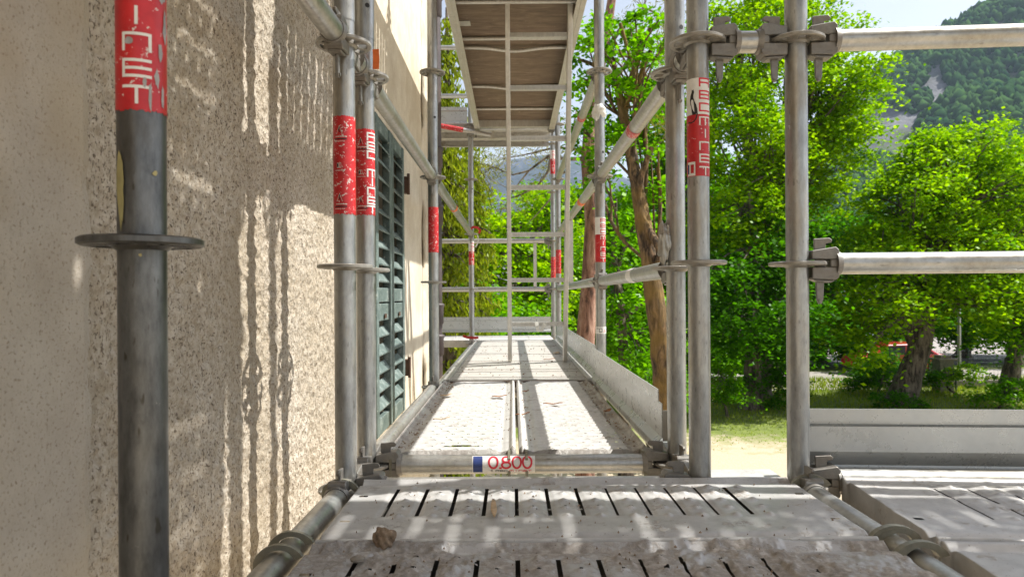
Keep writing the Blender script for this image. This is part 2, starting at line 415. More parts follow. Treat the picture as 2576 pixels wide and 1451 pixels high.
def sticker_round(z0, z1, mat, ragged=.002):
    def f(t, x, y):
        mb = MB(); mp = vmap(0); patch(mb, 0, 2*math.pi*R, z0, z1, mp, .0006, ragged, int(abs(z0)*1000))
        return obj('sticker', mb.mesh('sticker', M[mat]), t)
    return f
def sticker_brand(zt, zm, zb, face, a_left, cat=False, worn=False, white_top=True, letters=('ABC', 'MINET'), small_scale=1.0):
    def f(t, x, y):
        mb = MB(); mp = vmap(face)
        if white_top:
            patch(mb, 0, 2*math.pi*R, zm, zt, mp, .0006); mb.cur = 1; patch(mb, 0, 2*math.pi*R, zb, zm-.0003, mp, .0006)
            me = mb.mesh('sticker', [M['white'], M['red']])
        else:
            patch(mb, 0, 2*math.pi*R, zb, zt, mp, .0006, .004, 5); me = mb.mesh('sticker', [M['red_worn' if worn else 'red']])
        st = obj('sticker', me, t)
        p = .0276*small_scale; w_, h_ = .025, .0165*small_scale
        le = MB(); L = []
        word(L, letters[0], a_left, zm + p*len(letters[0]) - .004, w_, h_, p); strokes(le, L, .0034, mp, .0011)
        le2 = MB(); le2.cur = 1 if white_top else 0; le.cur = le2.cur
        L = []; word(L, letters[1], a_left, zm - .007, w_, h_, p); strokes(le, L, .0031, mp, .0011)
        obj('lettering', le.mesh('lettering', [M['print'], M['white']] if white_top else [M['white']]), st)
        if cat:
            c = MB(); s = .001
            body = [(-14,0),(-16,8),(-17,18),(-20,24),(-21,34),(-19,44),(-16,50),(-15,57),(-13,54),(-11,57),(-9,50),(-11,44),(-11,38),(-8,30),(-4,22),(-1,12),(-2,4),(-6,0)]
            body = [((q[0])*s*.85, zm + q[1]*s*1.0 - .001) for q in body]
            polyfill(c, body, mp, .0011)
            strokes(c, [[(-.002, zm+.008), (-.0015, zm), (-.004, zm-.010), (-.009, zm-.016), (-.016, zm-.018), (-.022, zm-.016)]], .0026, mp, .0012)
            obj('cat_emblem', c.mesh('cat_emblem', M['black']), st)
            c = MB(); patch(c, -.026, -.006, zb+.001, zb+.032, mp, .0010)
            c.cur = 1; patch(c, -.0165, -.009, zb+.007, zb+.026, mp, .0014); c.cur = 2; patch(c, -.026, -.021, zb+.006, zb+.027, mp, .0014)
            obj('flag_mark', c.mesh('flag_mark', [M['white'], M['red'], M['blue']]), st)
    return f
def sticker_warn(z0, z1, face, with_letters=False):
    """worn red wrap: warning triangles top and bottom, little flag in the middle"""
    def f(t, x, y):
        mb = MB(); mp = vmap(face); patch(mb, 0, 2*math.pi*R, z0, z1, mp, .0006, .004, 11)
        st = obj('sticker', mb.mesh('sticker', M['red_worn']), t)
        H = z1 - z0; ms = [M['grey'], M['black'], M['print']]
        for b in (z1-.042, z0+.030):
            c = MB(); polyfill(c, [(-.018, b), (-.004, b), (-.011, b+.019)], mp, .0010)
            strokes(c, [[(-.019 + i*.0052, b-.006), (-.0165 + i*.0052, b-.006)] for i in range(5)], .0022, mp, .0010)
            strokes(c, [[(-.022 + i*.004, b-.0165), (-.020 + i*.004, b-.0165)] for i in range(6)], .0014, mp, .0010)
            c.cur = 1; strokes(c, [[(-.0105, b+.014), (-.012, b+.009), (-.010, b+.004)]], .0022, mp, .0014)
            strokes(c, [[(-.022, b-.0115), (.004, b-.0115)]], .0026, mp, .0010)
            obj('warning_mark', c.mesh('warning_mark', ms), st)
        c = MB(); patch(c, -.017, -.007, z0+H*.47, z0+H*.47+.011, mp, .0010)
        strokes(c, [[(-.021 + i*.0045, z0+H*.445), (-.018 + i*.0045, z0+H*.445)] for i in range(5)], .0014, mp, .0010)
        c.cur = 1; patch(c, -.0162, -.0128, z0+H*.47+.0015, z0+H*.47+.0095, mp, .0014)
        c.cur = 2; patch(c, -.0105, -.0078, z0+H*.47+.0015, z0+H*.47+.0095, mp, .0014)
        obj('flag_mark', c.mesh('flag_mark', ms), st)
        if with_letters:
            for tx, dz in (('ABC', 0), ('MINET', 4*.0232)):
                le = MB(); L = []; word(L, tx, .006, z1-.012-dz, .026, .017, .0232); strokes(le, L, .0040, mp, .0012)
                obj('lettering', le.mesh('lettering', M['white']), st)
    return f
def face_to_cam(x, y): return math.atan2(-y, -x)

SG = 'standards of the scaffold'
standard('thick dull standard closest to the camera, beside the pale wall band', -.3995, Y0, [L0, EYE+.06, L2, L4], EYE+1.9, mat='galv_dark',
         stickers=[sticker_brand(EYE+.60, EYE+.3385, EYE+.195, face_to_cam(-.4, Y0), -.017, worn=False, white_top=False, letters=('', 'MINET'))])
nearp = [o for o in COL.objects if o.name.startswith('scaffold_standard')][0]; mp = vmap(face_to_cam(-.4, Y0))
mb = MB(); g = np.random.default_rng(14); M['scr'] = m_simple('scraped grey sticker', (.33, .32, .31), .6, 0, .3, 60)
def flake(mb, a, b, wa, hb, n=11):
    polyfill(mb, [(a+wa*math.cos(q)*g.uniform(.55, 1.1), EYE+b+hb*math.sin(q)*g.uniform(.6, 1.1)) for q in np.linspace(0, 2*math.pi, n, endpoint=False)], mp, .0013)
flake(mb, -.0235, .122, .006, .035); flake(mb, -.021, .098, .004, .03); flake(mb, .012, .132, .003, .003); flake(mb, -.002, .045, .0018, .002)
obj('paint_stain', mb.mesh('paint_stain', m_simple('pale yellow paint stain', (.34, .30, .13), .6)), nearp)
for q in ((.019, .262, .004, .012), (.015, .232, .0035, .011), (.022, .215, .003, .014), (.008, .212, .002, .016), (-.012, .268, .005, .005), (.026, .290, .004, .02), (.003, .226, .0025, .006), (.022, .325, .006, .013)):
    mb = MB(); flake(mb, *q); obj('scrape', mb.mesh('scrape', M['scr']), nearp)
standard('left front standard with a scratched all red wrap, before the roughcast', XL, Y1, [L0, L1, L2, L4], EYE+1.9, (EYE+.62,),
         stickers=[sticker_warn(EYE+.182, EYE+.404, face_to_cam(XL, Y1))])
standard('left standard with red wrap and white letters down its right edge', XL, Y2, [L0, L1, L2-.005, L4], EYE+1.9, (EYE+.66,),
         stickers=[sticker_warn(EYE+.206, EYE+.428, face_to_cam(XL, Y2), True)])
standard('right front standard with white and red wrap showing a black cat', XR, Y1, [L0, L1+.004, L2, L4], EYE+1.9, mat='galv',
         stickers=[sticker_brand(EYE+.4816, EYE+.4009, EYE+.2637, face_to_cam(XR, Y1), .004, cat=True)])
standard('plain standard just behind the one with the cat sticker', XR, Y2, [L0, L1, L2, L4], EYE+1.9, (EYE+.60,))
standard('plain standard at the corner of the right hand bay and its toe board', XO, Y1, [L0, L1, L2, L4], EYE+1.9)
standard('standard before the drainpipe with a short red wrap', XL, Y3, [L0, L1, L2, L3, L4], EYE+1.9, (EYE+.27+.5,),
         stickers=[sticker_round(EYE+.207, EYE+.426, 'red_worn', .004)])
standard('right middle standard with white tape scrap and narrow label near its foot', XR, Y3, [L0, L1, L2, L3, L4], EYE+1.9, (EYE+.60,),
         stickers=[sticker_brand(EYE+.371, EYE+.289, EYE+.158, face_to_cam(XR, Y3), .002, small_scale=.95),
                   sticker_round(EYE-.183, EYE-.148, 'white')])
standard('far left standard with red tape knotted at its foot', XL, Y4, [L0, L1, L2, L3, L4], EYE+3.2, (EYE+.30+.6,),
         stickers=[sticker_brand(EYE+.50, EYE+.41, EYE+.285, face_to_cam(XL, Y4), -.002)])
standard('far right standard ending just over the upper deck ledger', XR, Y4, [L0, L1, L2, L3, L4], EYE+1.66, (),
         stickers=[sticker_round(EYE+.20, EYE+.42, 'red_worn')])
standard('farthest corner standard at the end rails, with two red wraps', XR, Y5, [L0, L1, L2, L3, L4], EYE+3.2, (EYE+.74,),
         stickers=[sticker_brand(EYE+1.50, EYE+1.41, EYE+1.255, face_to_cam(XR, Y5), -.004), sticker_round(EYE+.18, EYE+.40, 'red_worn')])
# marks near the foot of the right middle standard
mk = MB(); mp = vmap(face_to_cam(XR, Y3))
strokes(mk, [[(-.007, EYE-.174), (-.007, EYE-.158), (.006, EYE-.158), (.006, EYE-.174), (-.007, EYE-.174)], [(-.02, EYE-.158), (-.011, EYE-.158)]], .0024, mp, .0012)
mk.cur = 1; strokes(mk, [[(.014, EYE-.174), (.022, EYE-.160), (.028, EYE-.174), (.014, EYE-.174)]], .0014, mp, .0012)
s8 = [o for o in COL.objects if o.name.startswith('scaffold_standard') and abs(o.location.x-XR) < .01 and abs(o.location.y-Y3) < .01][0]
obj('label_marks', mk.mesh('label_marks', [M['black'], M['print']]), [c for c in s8.children if c.name.startswith('sticker')][1])

# ---- ledgers
def head_mesh():
    mb = MB(); c = [(.026,.010),(.026,.029),(.078,.037),(.085,.030),(.085,-.030),(.078,-.037),(.026,-.034),(.026,-.008),(.066,-.008),(.066,.009)]
    mb.prism([c[0],c[1],c[2],c[3],(.085,.009),(.066,.009)], (0,0,0), (1,0,0), (0,0,1), .040)
    mb.prism([(.0661,.009),(.0851,.009),(.0851,-.008),(.0661,-.008)], (0,0,0), (1,0,0), (0,0,1), .0396)
    mb.prism([c[7],(.066,-.008),(.085,-.008),c[4],c[5],c[6]], (0,0,0), (1,0,0), (0,0,1), .040)
    mb.prism([(.026,-.034),(.078,-.037),(.070,-.042),(.040,-.040)], (0,0,-.0005), (1,0,0), (0,0,1), .030)
    mb.tube([(.080,0,0),(.092,0,0)], [.030, .0262], 28, True)
    return mb.mesh('end_head', M['cast'])
def wedge_mesh():
    mb = MB()
    mb.prism([(.036,.056),(.070,.058),(.076,.053),(.074,.047),(.062,.045),(.061,.030),(.056,-.080),(.052,-.090),(.046,-.090),(.042,-.082),(.037,.030)], (0,0,0), (1,0,0), (0,0,1), .0065)
    mb.tube([(.049,-.006,-.083),(.049,.006,-.083)], .0042, 12)
    return mb.mesh('wedge', M['cast'])
HEAD = head_mesh(); WEDGE = wedge_mesh()
def ledger(label, a, b, z, mat='galv_h', group='ledgers and guard rails of the scaffold', cat='scaffold rail', name='scaffold_ledger', r=R):
    a = np.array((a[0], a[1], z)); b = np.array((b[0], b[1], z)); d = b - a; L = np.linalg.norm(d); rz = math.atan2(d[1], d[0])
    t = thing(name, label, cat, tuple(a), rz, group)
    mb = MB(); mb.tube([(.088,0,0),(L-.088,0,0)], r, 36); obj('tube', mb.mesh('ledger_tube', M[mat]), t)
    for x, ro in ((0, 0), (L, math.pi)):
        h = obj('end_head', HEAD, t, (x, 0, 0), ro); bevel(h, .0018, 1)
        bevel(obj('wedge', WEDGE, h, (0, 0, 0)), .001, 1)
    return t
led = ledger
led('front cross ledger under the edge of the near planks, left part', (XL, Y1), (XR, Y1), L0, 'galv_pale')
L800 = led('cross ledger with the white 0.800 label in front of the far deck', (XL, Y2), (XR, Y2), L0, 'galv_h')
led('low ledger running beside the near planks at the lower left, hooks over it', (-.385, .70), (XL, Y1), L0, 'galv_h')
led('ledger between the near planks and right hand planks, hooks over it', (XO, .70), (XO, Y1), L0, 'galv_h')
led('left ledger beside the far steel deck below the shutters', (XL, Y2), (XL, Y3), L0, 'galv_pale')
led('right ledger beside the far steel deck under its toe board', (XR, Y2), (XR, Y3), L0)
led('cross ledger under the joint of the steel and timber decks', (XL, Y3), (XR, Y3), L0-.03)
led('cross ledger at the far end of the timber deck', (XL, Y4), (XR, Y4), L0-.03)
led('right deck level ledger of the last long bay', (XR, Y3), (XR, Y4), L0-.03)
led('left deck level ledger of the last long bay', (XL, Y3), (XL, Y4), L0-.03)
led('thick guard rail at the top left leading to the wrapped standards', (-.3995, Y0), (XL, Y1), L2)
led('slanting left guard rail crossing in front of the shutters', (XL, Y2), (XL, Y3), L2-.003)
led('left upper guard rail beyond the drainpipe standard, orange tape on it', (XL, Y3), (XL, Y4), L2)
led('right upper guard rail of the middle bay with a small red label', (XR, Y2), (XR, Y3), L2, 'galv_pale')
led('right upper guard rail of the last long bay', (XR, Y3), (XR, Y4), L2, 'galv_pale')
led('highest right guard rail rising in front of the trees', (XR, Y3), (XR, Y4), L3, 'galv_pale')
led('right knee height guard rail of the middle bay with clear tape', (XR, Y2), (XR, Y3), L1)
led('right knee height guard rail of the last long bay', (XR, Y3), (XR, Y4), L1)
led('short coupling rail between the two right front standards', (XR, Y1), (XO, Y1), L2)
led('very short joining piece between the paired right standards', (XR, Y1), (XR, Y2), L2)
led('very short joining piece between the paired left standards, orange tag on it', (XL, Y1), (XL, Y2), L2)
led('low joining piece between the paired left standards', (XL, Y1), (XL, Y2), L0)
led('low joining piece between the paired right standards', (XR, Y1), (XR, Y2), L0)
led('upper ledger carrying the far end of the raised deck', (XL, Y4), (XR, Y4), L4-.03)
led('upper cross ledger out over the near planks', (XL, Y1), (XR, Y1), L4-.03)
led('upper cross ledger over the far deck front', (XL, Y2), (XR, Y2), L4-.03)
led('upper cross ledger over the middle standards', (XL, Y3), (XR, Y3), L4-.03)
RD = np.array((math.cos(math.radians(4)), -math.sin(math.radians(4))))      # the right hand bay runs a little towards the camera
RB = np.array((XO, Y1)) + RD * 2.0
led('large top guard rail of the right hand bay against sky and mountain', (XO, Y1), tuple(RB), L2, 'galv_h')
led('middle guard rail of the right hand bay before the big trees', (XO, Y1), tuple(RB), L1, 'galv_h')
led('bottom ledger of the right hand bay under its toe board', (XO, Y1), tuple(RB), L0+.012, 'galv_h', r=.029)
standard('outer standard of the right hand bay, out of the picture', RB[0], RB[1], [L0, L1, L2], EYE+1.9)
for z, tx in ((L1, 'knee height end rail'), (L2, 'waist height end rail'), (EYE+2.068, 'end rail over the raised deck'), (EYE+2.568, 'highest end rail')):
    led(tx + ' running left past the drainpipe', (-2.6, Y5), (XR, Y5), z, 'galv_pale')
def post(label, x, y, z0, z1):
    mb = MB(); mb.box((x-.016, y-.010, z0), (x+.016, y+.010, z1)); return tag(obj('rail_post', mb.mesh('rail_post', M['alu'])), label, 'post', 'short posts between guard rails')
post('short flat post between the two end rails', .232, Y5, L1+R+.001, L2-R-.001)
post('short flat post between right rails of the last bay', XR, 4.92, L1+R+.001, L2-R-.001)

# 0.800 label on the ledger
def hmap(x, y, z, face=-math.pi/2 + .62):
    """label on a tube along x facing the viewer; b runs up around the tube"""
    def f(a, b, lift):
        an = math.pi + (.35) - 0 ; th = b / R + .30; r = R + lift
        return (x + a, y - r*math.cos(th), z + r*math.sin(th))
    return f
def label800():
    # local frame of the ledger: starts at XL
    mp = hmap(-XL, 0, 0); a0, a1 = -.1055, .054
    k = MB(); V = []
    n = 12
    for i in range(n+1):
        b = -.026 + .048*i/n; V += [mp(a0, b, .0005), mp(a1, b, .0005)]
    k.add(V, [(2*i, 2*i+1, 2*i+3, 2*i+2) for i in range(n)], True)
    st = obj('sticker', k.mesh('sticker', M['white']), L800)
    k = MB(); V = []
    for i in range(n+1):
        b = -.024 + .044*i/n; V += [mp(a0+.002, b, .0009), mp(a0+.026, b, .0009)]
    k.add(V, [(2*i, 2*i+1, 2*i+3, 2*i+2) for i in range(n)], True)
    obj('print_block', k.mesh('print_block', M['blue']), st)
    L = []
    for ch, a, wd in (('0', -.064, .024), ('.', -.039, .010), ('8', -.031, .023), ('0', -.004, .023), ('0', .022, .024)):
        for ln in GL[ch]: L.append([(a + x*wd, -.0115 + y*.029) for x, y in ln])
    k = MB(); strokes(k, L, .0046, mp, .0012)
    obj('lettering', k.mesh('lettering', M['print']), st)
    k = MB(); L = []
    for i, ch in enumerate('ABC'):
        for ln in GL[ch]: L.append([(-.046 + i*.011 + x*.008, -.0215 + y*.0045) for x, y in ln])
    L.append([(-.0565, -.0215), (-.058, -.018), (-.0555, -.0155), (-.0535, -.0215)])
    strokes(k, L, .0011, mp, .0012); L = []
    k.cur = 1
    for i, ch in enumerate('MINET'):
        for ln in GL[ch]: L.append([(-.010 + i*.0115 + x*.0085, -.0215 + y*.0045) for x, y in ln])
    strokes(k, L, .0012, mp, .0012)
    obj('small_lettering', k.mesh('small_lettering', [M['black'], M['print']]), st)
label800()

# ------------------------------------------------------------------ perforated planks
def plank_mesh(name, Lx, Ly, mat, slot0, pitch, nslots, ylo, yhi, mud=0.0, seed=3, sx=.0025, sy=.0034):
    """top sheet 0..Lx, 0..Ly at z=0 with recessed slots, plus folded sides"""
    n, m = int(Ly/sy)+1, int(Lx/sx)+1
    y = np.linspace(0, Ly, n)[:, None] * np.ones((1, m)); x = np.linspace(0, Lx, m)[None, :] * np.ones((n, 1))
    z = np.zeros((n, m))
    for e in (y, Ly - y):                                   # rolled lips and grooves along both edges
        z += .004*np.exp(-((e-.006)/.005)**2) - .007*np.exp(-((e-.028)/.010)**2)
    hole = np.zeros((n, m), bool)
    for i in range(nslots):
        c = slot0 + i*pitch; inb = np.clip((y-ylo+.014)/.014, 0, 1)*np.clip((yhi+.014-y)/.014, 0, 1)
        z -= .0026*inb*np.exp(-(np.abs(x-c)/.0105)**4)
        hole |= (np.abs(x-c) < .0034) & (y > ylo) & (y < yhi)
        xm = c + pitch/2
        for q in range(5):
            yc = ylo - .006 + (yhi-ylo+.006)*q/4.0; rr = np.hypot(x-xm, y-yc)
            z += .0058*np.exp(-(rr/.0075)**2); hole |= rr < .0040
    for xc in (.022, Lx-.022):
        for yc in (Ly*.28, Ly*.68):
            hole |= (np.abs(x-xc) < .009) & (np.abs(y-yc) < .004)
    if mud > 0:
        a = vnoise((n, m), (9, 12), seed) ; b = vnoise((n, m), (3, 4), seed+1); c = vnoise((n, m), (26, 40), seed+2)
        crust = np.clip((a*.55+b*.25+c*.5-.62)*6, 0, 1)
        d_ = vnoise((n, m), (1.6, 2.0), seed+8); z += mud*(crust*(.0034+.0020*b) + (d_-.5)*.0030*crust)
        hole &= ~(crust > .75)
    z += (vnoise((n, m), (14, 20), seed+5)-.5)*.0012
    V = np.stack([x, y, z], -1).reshape(-1, 3)
    mask = ~hole[:-1, :-1]
    Fq = grid_faces(n, m, mask).tolist()
    V = V.tolist(); b = len(V)
    # folded sides
    row = lambda r: [r*m+k for k in range(0, m)]
    cols = lambda c: [k*m+c for k in range(0, n)]
    for edge, (dx, dy) in ((row(0), (0, 0)), (row(n-1)[::-1], (0, 0)), (cols(0)[::-1], (0, 0)), (cols(m-1), (0, 0))):
        b = len(V); V += [(V[i][0], V[i][1], -.088) for i in edge]
        Fq += [(edge[k], b+k, b+k+1, edge[k+1]) for k in range(len(edge)-1)]
    return mesh_np(name, np.array(V), np.array(Fq), mat, True)
def hook_mesh():
    """claw over the ledger: arched plate across, wrapped at the end of a plank; local x points off the plank"""
    mb = MB(); ri, ro = .0262, .038; pts = []
    for k in range(15):
        a = math.radians(200 - k*175/14); pts.append((ro*math.cos(a)*1.1, ro*math.sin(a)*.9+.002))
    inn = []
    for k in range(15):
        a = math.radians(25 + k*160/14); inn.append((ri*math.cos(a)*1.05, ri*math.sin(a)+.0015))
    for th_y, wdt in ((0, .0), ):
        pass
    n = 15
    for (p0, p1, q0, q1) in [(pts[i], pts[i+1], inn[n-1-i], inn[n-2-i]) for i in range(n-1)]:
        mb.prism([p0, p1, q1, q0], (0, 0, 0), (1, 0, 0), (0, 0, 1), .0085)
    return mb.mesh('hook', M['hook'])
M['hook'] = m_galv('olive stained steel claw', (.24, .23, .18), .7, False, (.20, .16, .07), .4, .45)
HOOK = hook_mesh()
PG = 'steel planks of the scaffold decks'
PA = plank_mesh('plank_sheet', .935, .385, M['deck'], .0845, .0627, 12, .140, .318)
PB = plank_mesh('plank_sheet_muddy', .935, .385, M['deck_mud'], .0845, .0627, 12, .140, .318, 1.0, 9)
PC = plank_mesh('plank_sheet_long', 1.80, .385, M['deck'], .16, .0675, 24, .120, .318, 0.35, 21, .0042, .0055)
def slot_strip(L):
    mb = MB(); mb.box((.01, .330, -.052), (L-.01, .334, -.004)); mb.box((.01, .300, -.0552), (L-.01, .334, -.0522)); mb.box((.01, .372, -.052), (L-.01, .375, -.008)); return mb.mesh('slot_shade_strip', M['under'])  # dark strips added below the sheet so the slots read as shade
M['under'] = m_simple('painted dark shade below the slots', (.07, .065, .055), .8, .2)  # near-black colour standing in for the shade below the slots
STIFF = slot_strip(.935); SLOT_STRIP_L = slot_strip(1.80)
def plank(label, mesh, x, y, z, rz=0, L=.935, hooks=True, group=PG, nm='steel_plank'):
    t = thing(nm, label, 'scaffold plank', (x, y, z), rz, group)
    obj('deck_sheet', mesh, t)
    if mesh in (PA, PB, PC): obj('slot_shade_strip', SLOT_STRIP_L if mesh is PC else STIFF, t)
    if z < EYE and mesh in (PA, PB, PC):
        mb = MB(); mb.box((.02, .150, -.034), (L-.02, .322, -.031)); obj('slot_shade_plate', mb.mesh('slot_shade_plate', M['under']), t)  # dark sheet added below slots and dimples to paint their shade
    if hooks:
        for hx, s in ((-.045-.001, 1), (L+.047, -1)):
            for hy in (.028, .358):
                obj('hook', HOOK, t, (hx, hy, -.025))
    return t
plank('clean slotted plank across the front, sunlit at its far edge', PA, -.331, 1.130, DECK)
plank('muddy slotted plank nearest the camera', PB, -.331, .738, DECK)
plank('steel plank under the camera, behind the muddy one', PB, -.331, .346, DECK, hooks=False)
rr = math.radians(-4)
def right_bay(px, py, z): return (px, py, z)
plank('right hand slotted plank along the toe board', PC, .698, 1.130-.004, DECK, rr, 1.80, False)
plank('right hand plank nearer the camera, at the bottom right corner', PC, .698-.027, .738-.004, DECK, rr, 1.80, False)
PN = plank_mesh('plank_sheet_plain', .935, .385, M['deck'], .0845, .0627, 0, .140, .318, 0, 5, .02, .01)
PM = plank_mesh('plank_sheet_plain_long', 1.80, .385, M['deck'], .16, .0675, 0, .120, .318, 0, 6, .02, .01)
for k, (yy, wd_) in enumerate(((1.132, 'farthest from the camera'), (.740, 'second from the far edge'), (.354, 'added for shade right above the camera'), (-.038, 'added for shade just behind the camera'), (-.430, 'added for shade farthest behind the camera'))):  # rows nearest the camera are unseen, added without slots to shade the wall
    plank('overhead plank of the left row, ' + wd_, PA if k < 1 else PN, -.331, yy, L4+.03, 0, .935, False)
    plank('overhead long plank of the right row, ' + wd_, PC if k < 1 else PM, .607, yy, L4+.03, 0, 1.80, False)
for y_, tx in ((1.160, 'front'), (.772, 'rear')):
    pass
for (yy, tx) in ((1.488, 'claw over the right ledger by the corner standard'), (1.160, 'claw over the right ledger beside the middle of the plank'), (1.085, 'claw over the right ledger nearest the camera')):
    h = obj('plank_claw', HOOK, None, (XO+.004, yy, DECK-.025)); tag(h, tx, 'plank claw', 'claws of the right hand planks')
    h.scale = (1.15, 1.3, 1.1)
for k, yy in enumerate((1.132, .740, .348, -.044)):  # unseen lower deck, added to keep light off the underside of the slots
    wd_ = ('farthest from the camera', 'second from the far edge', 'right under the camera', 'behind the camera')[k]
    plank('plank added one level down for shade, left row, ' + wd_, PN, -.331, yy, DECK-2.0, 0, .935, False)
    plank('long plank added one level down for shade, right row, ' + wd_, PM, .607, yy, DECK-2.0, 0, 1.80, False)
# sunlit infill board between the plank edge and the yard
mb = MB(); mb.box((.448, 1.566, DECK-.026), (.615, 1.640, DECK-.012)); mb.box((.448, 1.566, DECK-.046), (.615, 1.570, DECK-.0261))
bevel(tag(obj('infill_board', mb.mesh('infill_board', M['deck_bright'])), 'narrow white sunlit board between the two right front standards', 'board'), .0015)

# ---- far steel deck: two corrugated planks with raised sides
def rib_plank(name, Lx, Ly, seed, slit=False):
    n, m = int(Ly/.006)+1, int(Lx/.0045)+1
    y = np.linspace(0, Ly, n)[:, None]*np.ones((1, m)); x = np.linspace(0, Lx, m)[None, :]*np.ones((n, 1))
    z = np.zeros((n, m))
    inb = np.clip((x-.055)/.01, 0, 1)*np.clip((Lx-.045-x)/.01, 0, 1)
    ph = (y / .040) % 1.0
    z += inb*(.0065*(np.abs(ph-.5)*2) - .004)
    for e in (x, Lx-x):
        z += .014*np.exp(-((e-.008)/.006)**2) - .004*np.exp(-((e-.038)/.008)**2)
    pits = np.zeros((n, m), bool)
    for r in range(int(Ly/.040)):
        for q in range(5):
            xc = .085 + q*.045 + (r % 2)*.018; yc = r*.040+.020; d = np.hypot((x-xc)/1.7, y-yc)
            z += inb*.0050*np.exp(-(d/.0060)**2); pits |= (d < .0044) & (inb > .5)
    hole = pits
    if slit:
        hole = hole | (np.abs(y-(.055 + .004*np.cos((x-Lx*.55)*30))) < .011*np.clip(1-((x-Lx*.55)/.055)**2, 0, 1))
    z += (vnoise((n, m), (14, 18), seed)-.5)*.0012
    V = np.stack([x, y, z], -1).reshape(-1, 3).tolist(); Fq = grid_faces(n, m, ~hole[:-1, :-1]).tolist()
    cx = (x[:-1, :-1][~hole[:-1, :-1]])
    midx = ((cx < .055) if seed == 31 else (cx > Lx-.05)).astype(int).tolist()
    for edge in ([k for k in range(m)], [(n-1)*m+k for k in range(m)][::-1], [k*m for k in range(n)][::-1], [k*m+m-1 for k in range(n)]):
        b = len(V); V += [(V[i][0], V[i][1], -.055) for i in edge]
        Fq += [(edge[k], b+k, b+k+1, edge[k+1]) for k in range(len(edge)-1)]; midx += [1]*(len(edge)-1)
    return mesh_np(name, np.array(V), np.array(Fq), [M['deck_bright'], M['deck_edge']], True, midx)
RPa = rib_plank('ribbed_sheet', .338, 1.44, 31, True); RPb = rib_plank('ribbed_sheet', .338, 1.44, 47)
def rplank(label, me, x, z, hooks=True):
    t = thing('ribbed_plank', label, 'scaffold plank', (x, Y2+.040, z), 0, 'ribbed planks of the middle bay')
    obj('deck_sheet', me, t)
    mb = MB(); mb.tube([(.025, -.012, -.024), (.313, -.012, -.024)], .0075, 12); obj('end_bar', mb.mesh('end_bar', M['galv']), t)
    for hx in (.018, .320):
        mb = MB(); mb.prism([(-.062,-.052),(-.056,-.052),(-.052,-.010),(-.035,-.001),(.0,-.006),(.0,.006),(-.040,.010),(-.060,-.004)], (hx, 0, -.003), (0,1,0), (0,0,1), .007)
        obj('hook', mb.mesh('hook_flat', M['hook']), t)
    return t
rplank('left ribbed plank of the middle deck, with a torn slit at its front', RPa, -.332, DECK)
rplank('right ribbed plank of the middle deck, beside the toe board', RPb, .015, DECK)
PO = plank_mesh('plank_sheet_overhead', 1.44, .330, M['deck'], .05, .0627, 22, .060, .270, 0, 71, .0031, .006)
for x_, tx in ((-.005, 'left slotted plank overhead above the middle deck'), (.340, 'right slotted plank overhead above the middle deck')):
    t = thing('steel_plank', tx, 'scaffold plank', (x_, Y2+.040, L4+.03), math.pi/2, 'slotted planks overhead above the middle bay'); obj('deck_sheet', PO, t)

# ---- timber / aluminium trapdoor decks of the last bay
def trap_deck(label, z, y0, y1, top_mat, under):
    t = thing('trapdoor_deck', label, 'scaffold deck', (0, y0, z), 0, 'long decks of the last bay'); Ly = y1-y0
    x0, x1 = -.338, .388
    mb = MB(); mb.box((x0+.032, .03, -.012), (x1-.032, Ly-.03, 0)); mb.cur = 1
    if not under:
        for yy in (.05, .115, .36, .47, .95, 1.45, 2.2, 2.72):
            mb.box((x0+.034, yy, .0002), (x1-.034, yy+.007, .0022))
    obj('panel', mb.mesh('deck_panel', [M[top_mat] if not under else M['ply'], M['deck_edge']]), t)
    for nm, a, b, flip in (('side_beam', x0, x0+.03, 1), ('side_beam', x1-.03, x1, -1)):
        mb = MB(); mb.box((a, 0, -.095), (b, Ly, .007))
        o_, i_ = (a, b) if flip == 1 else (b, a)
        mb.box((min(i_, i_+flip*.022), .001, -.094), (max(i_, i_+flip*.022), Ly-.001, -.090)); mb.box((min(i_, i_+flip*.010), .002, -.055), (max(i_, i_+flip*.010), Ly-.002, -.050))
        bevel(obj(nm, mb.mesh('side_beam', M['alu']), t), .002)
    for yy in (0, Ly-.028):
        mb = MB(); mb.box((x0+.0305, yy, -.075), (x1-.0305, yy+.028, .004))
        for bx in (-.27, .30, .36 if False else .25):
            mb.tube([(bx, yy-.004, -.035), (bx, yy, -.035)], .008, 12)
        bevel(obj('end_beam', mb.mesh('end_beam', M['alu']), t), .002)
    if under:
        for i, yy in enumerate((.36, .88, 1.03, 1.83, 2.45)):
            mb = MB(); pts = []
            wav = .014 if i in (2, 3) else 0
            for k in range(25):
                xx = x0+.031+(x1-x0-.062)*k/24; s = (xx-.02)/.14
                pts.append((xx, yy + wav*1.8*math.exp(-s*s)*1.0 - 0, -.026 - wav*math.exp(-s*s)))
            mb.tube(pts, .011, 10); obj('cross_bar', mb.mesh('cross_bar', M['alu']), t)
        mb = MB(); mb.box((x0+.034, .64, -.0165), (x0+.10, .71, -.0125)); obj('bracket', mb.mesh('bracket', M['alu']), t)
    else:
        mb = MB(); mb.box((x0+.031, -.012, -.05), (x1-.031, -.002, -.004)); obj('front_strip', mb.mesh('front_strip', M['rust']), t)
    return t
M['worn_ply'] = m_deck('worn pale deck board', .16, (.55, .52, .47))
trap_deck('long pale timber deck the ladder stands on', DECK, Y3+.035, Y4-.03, 'worn_ply', False)
trap_deck('long raised deck overhead with dark plywood underside', L4+.032, Y3+.035, Y4-.06, 'worn_ply', True)

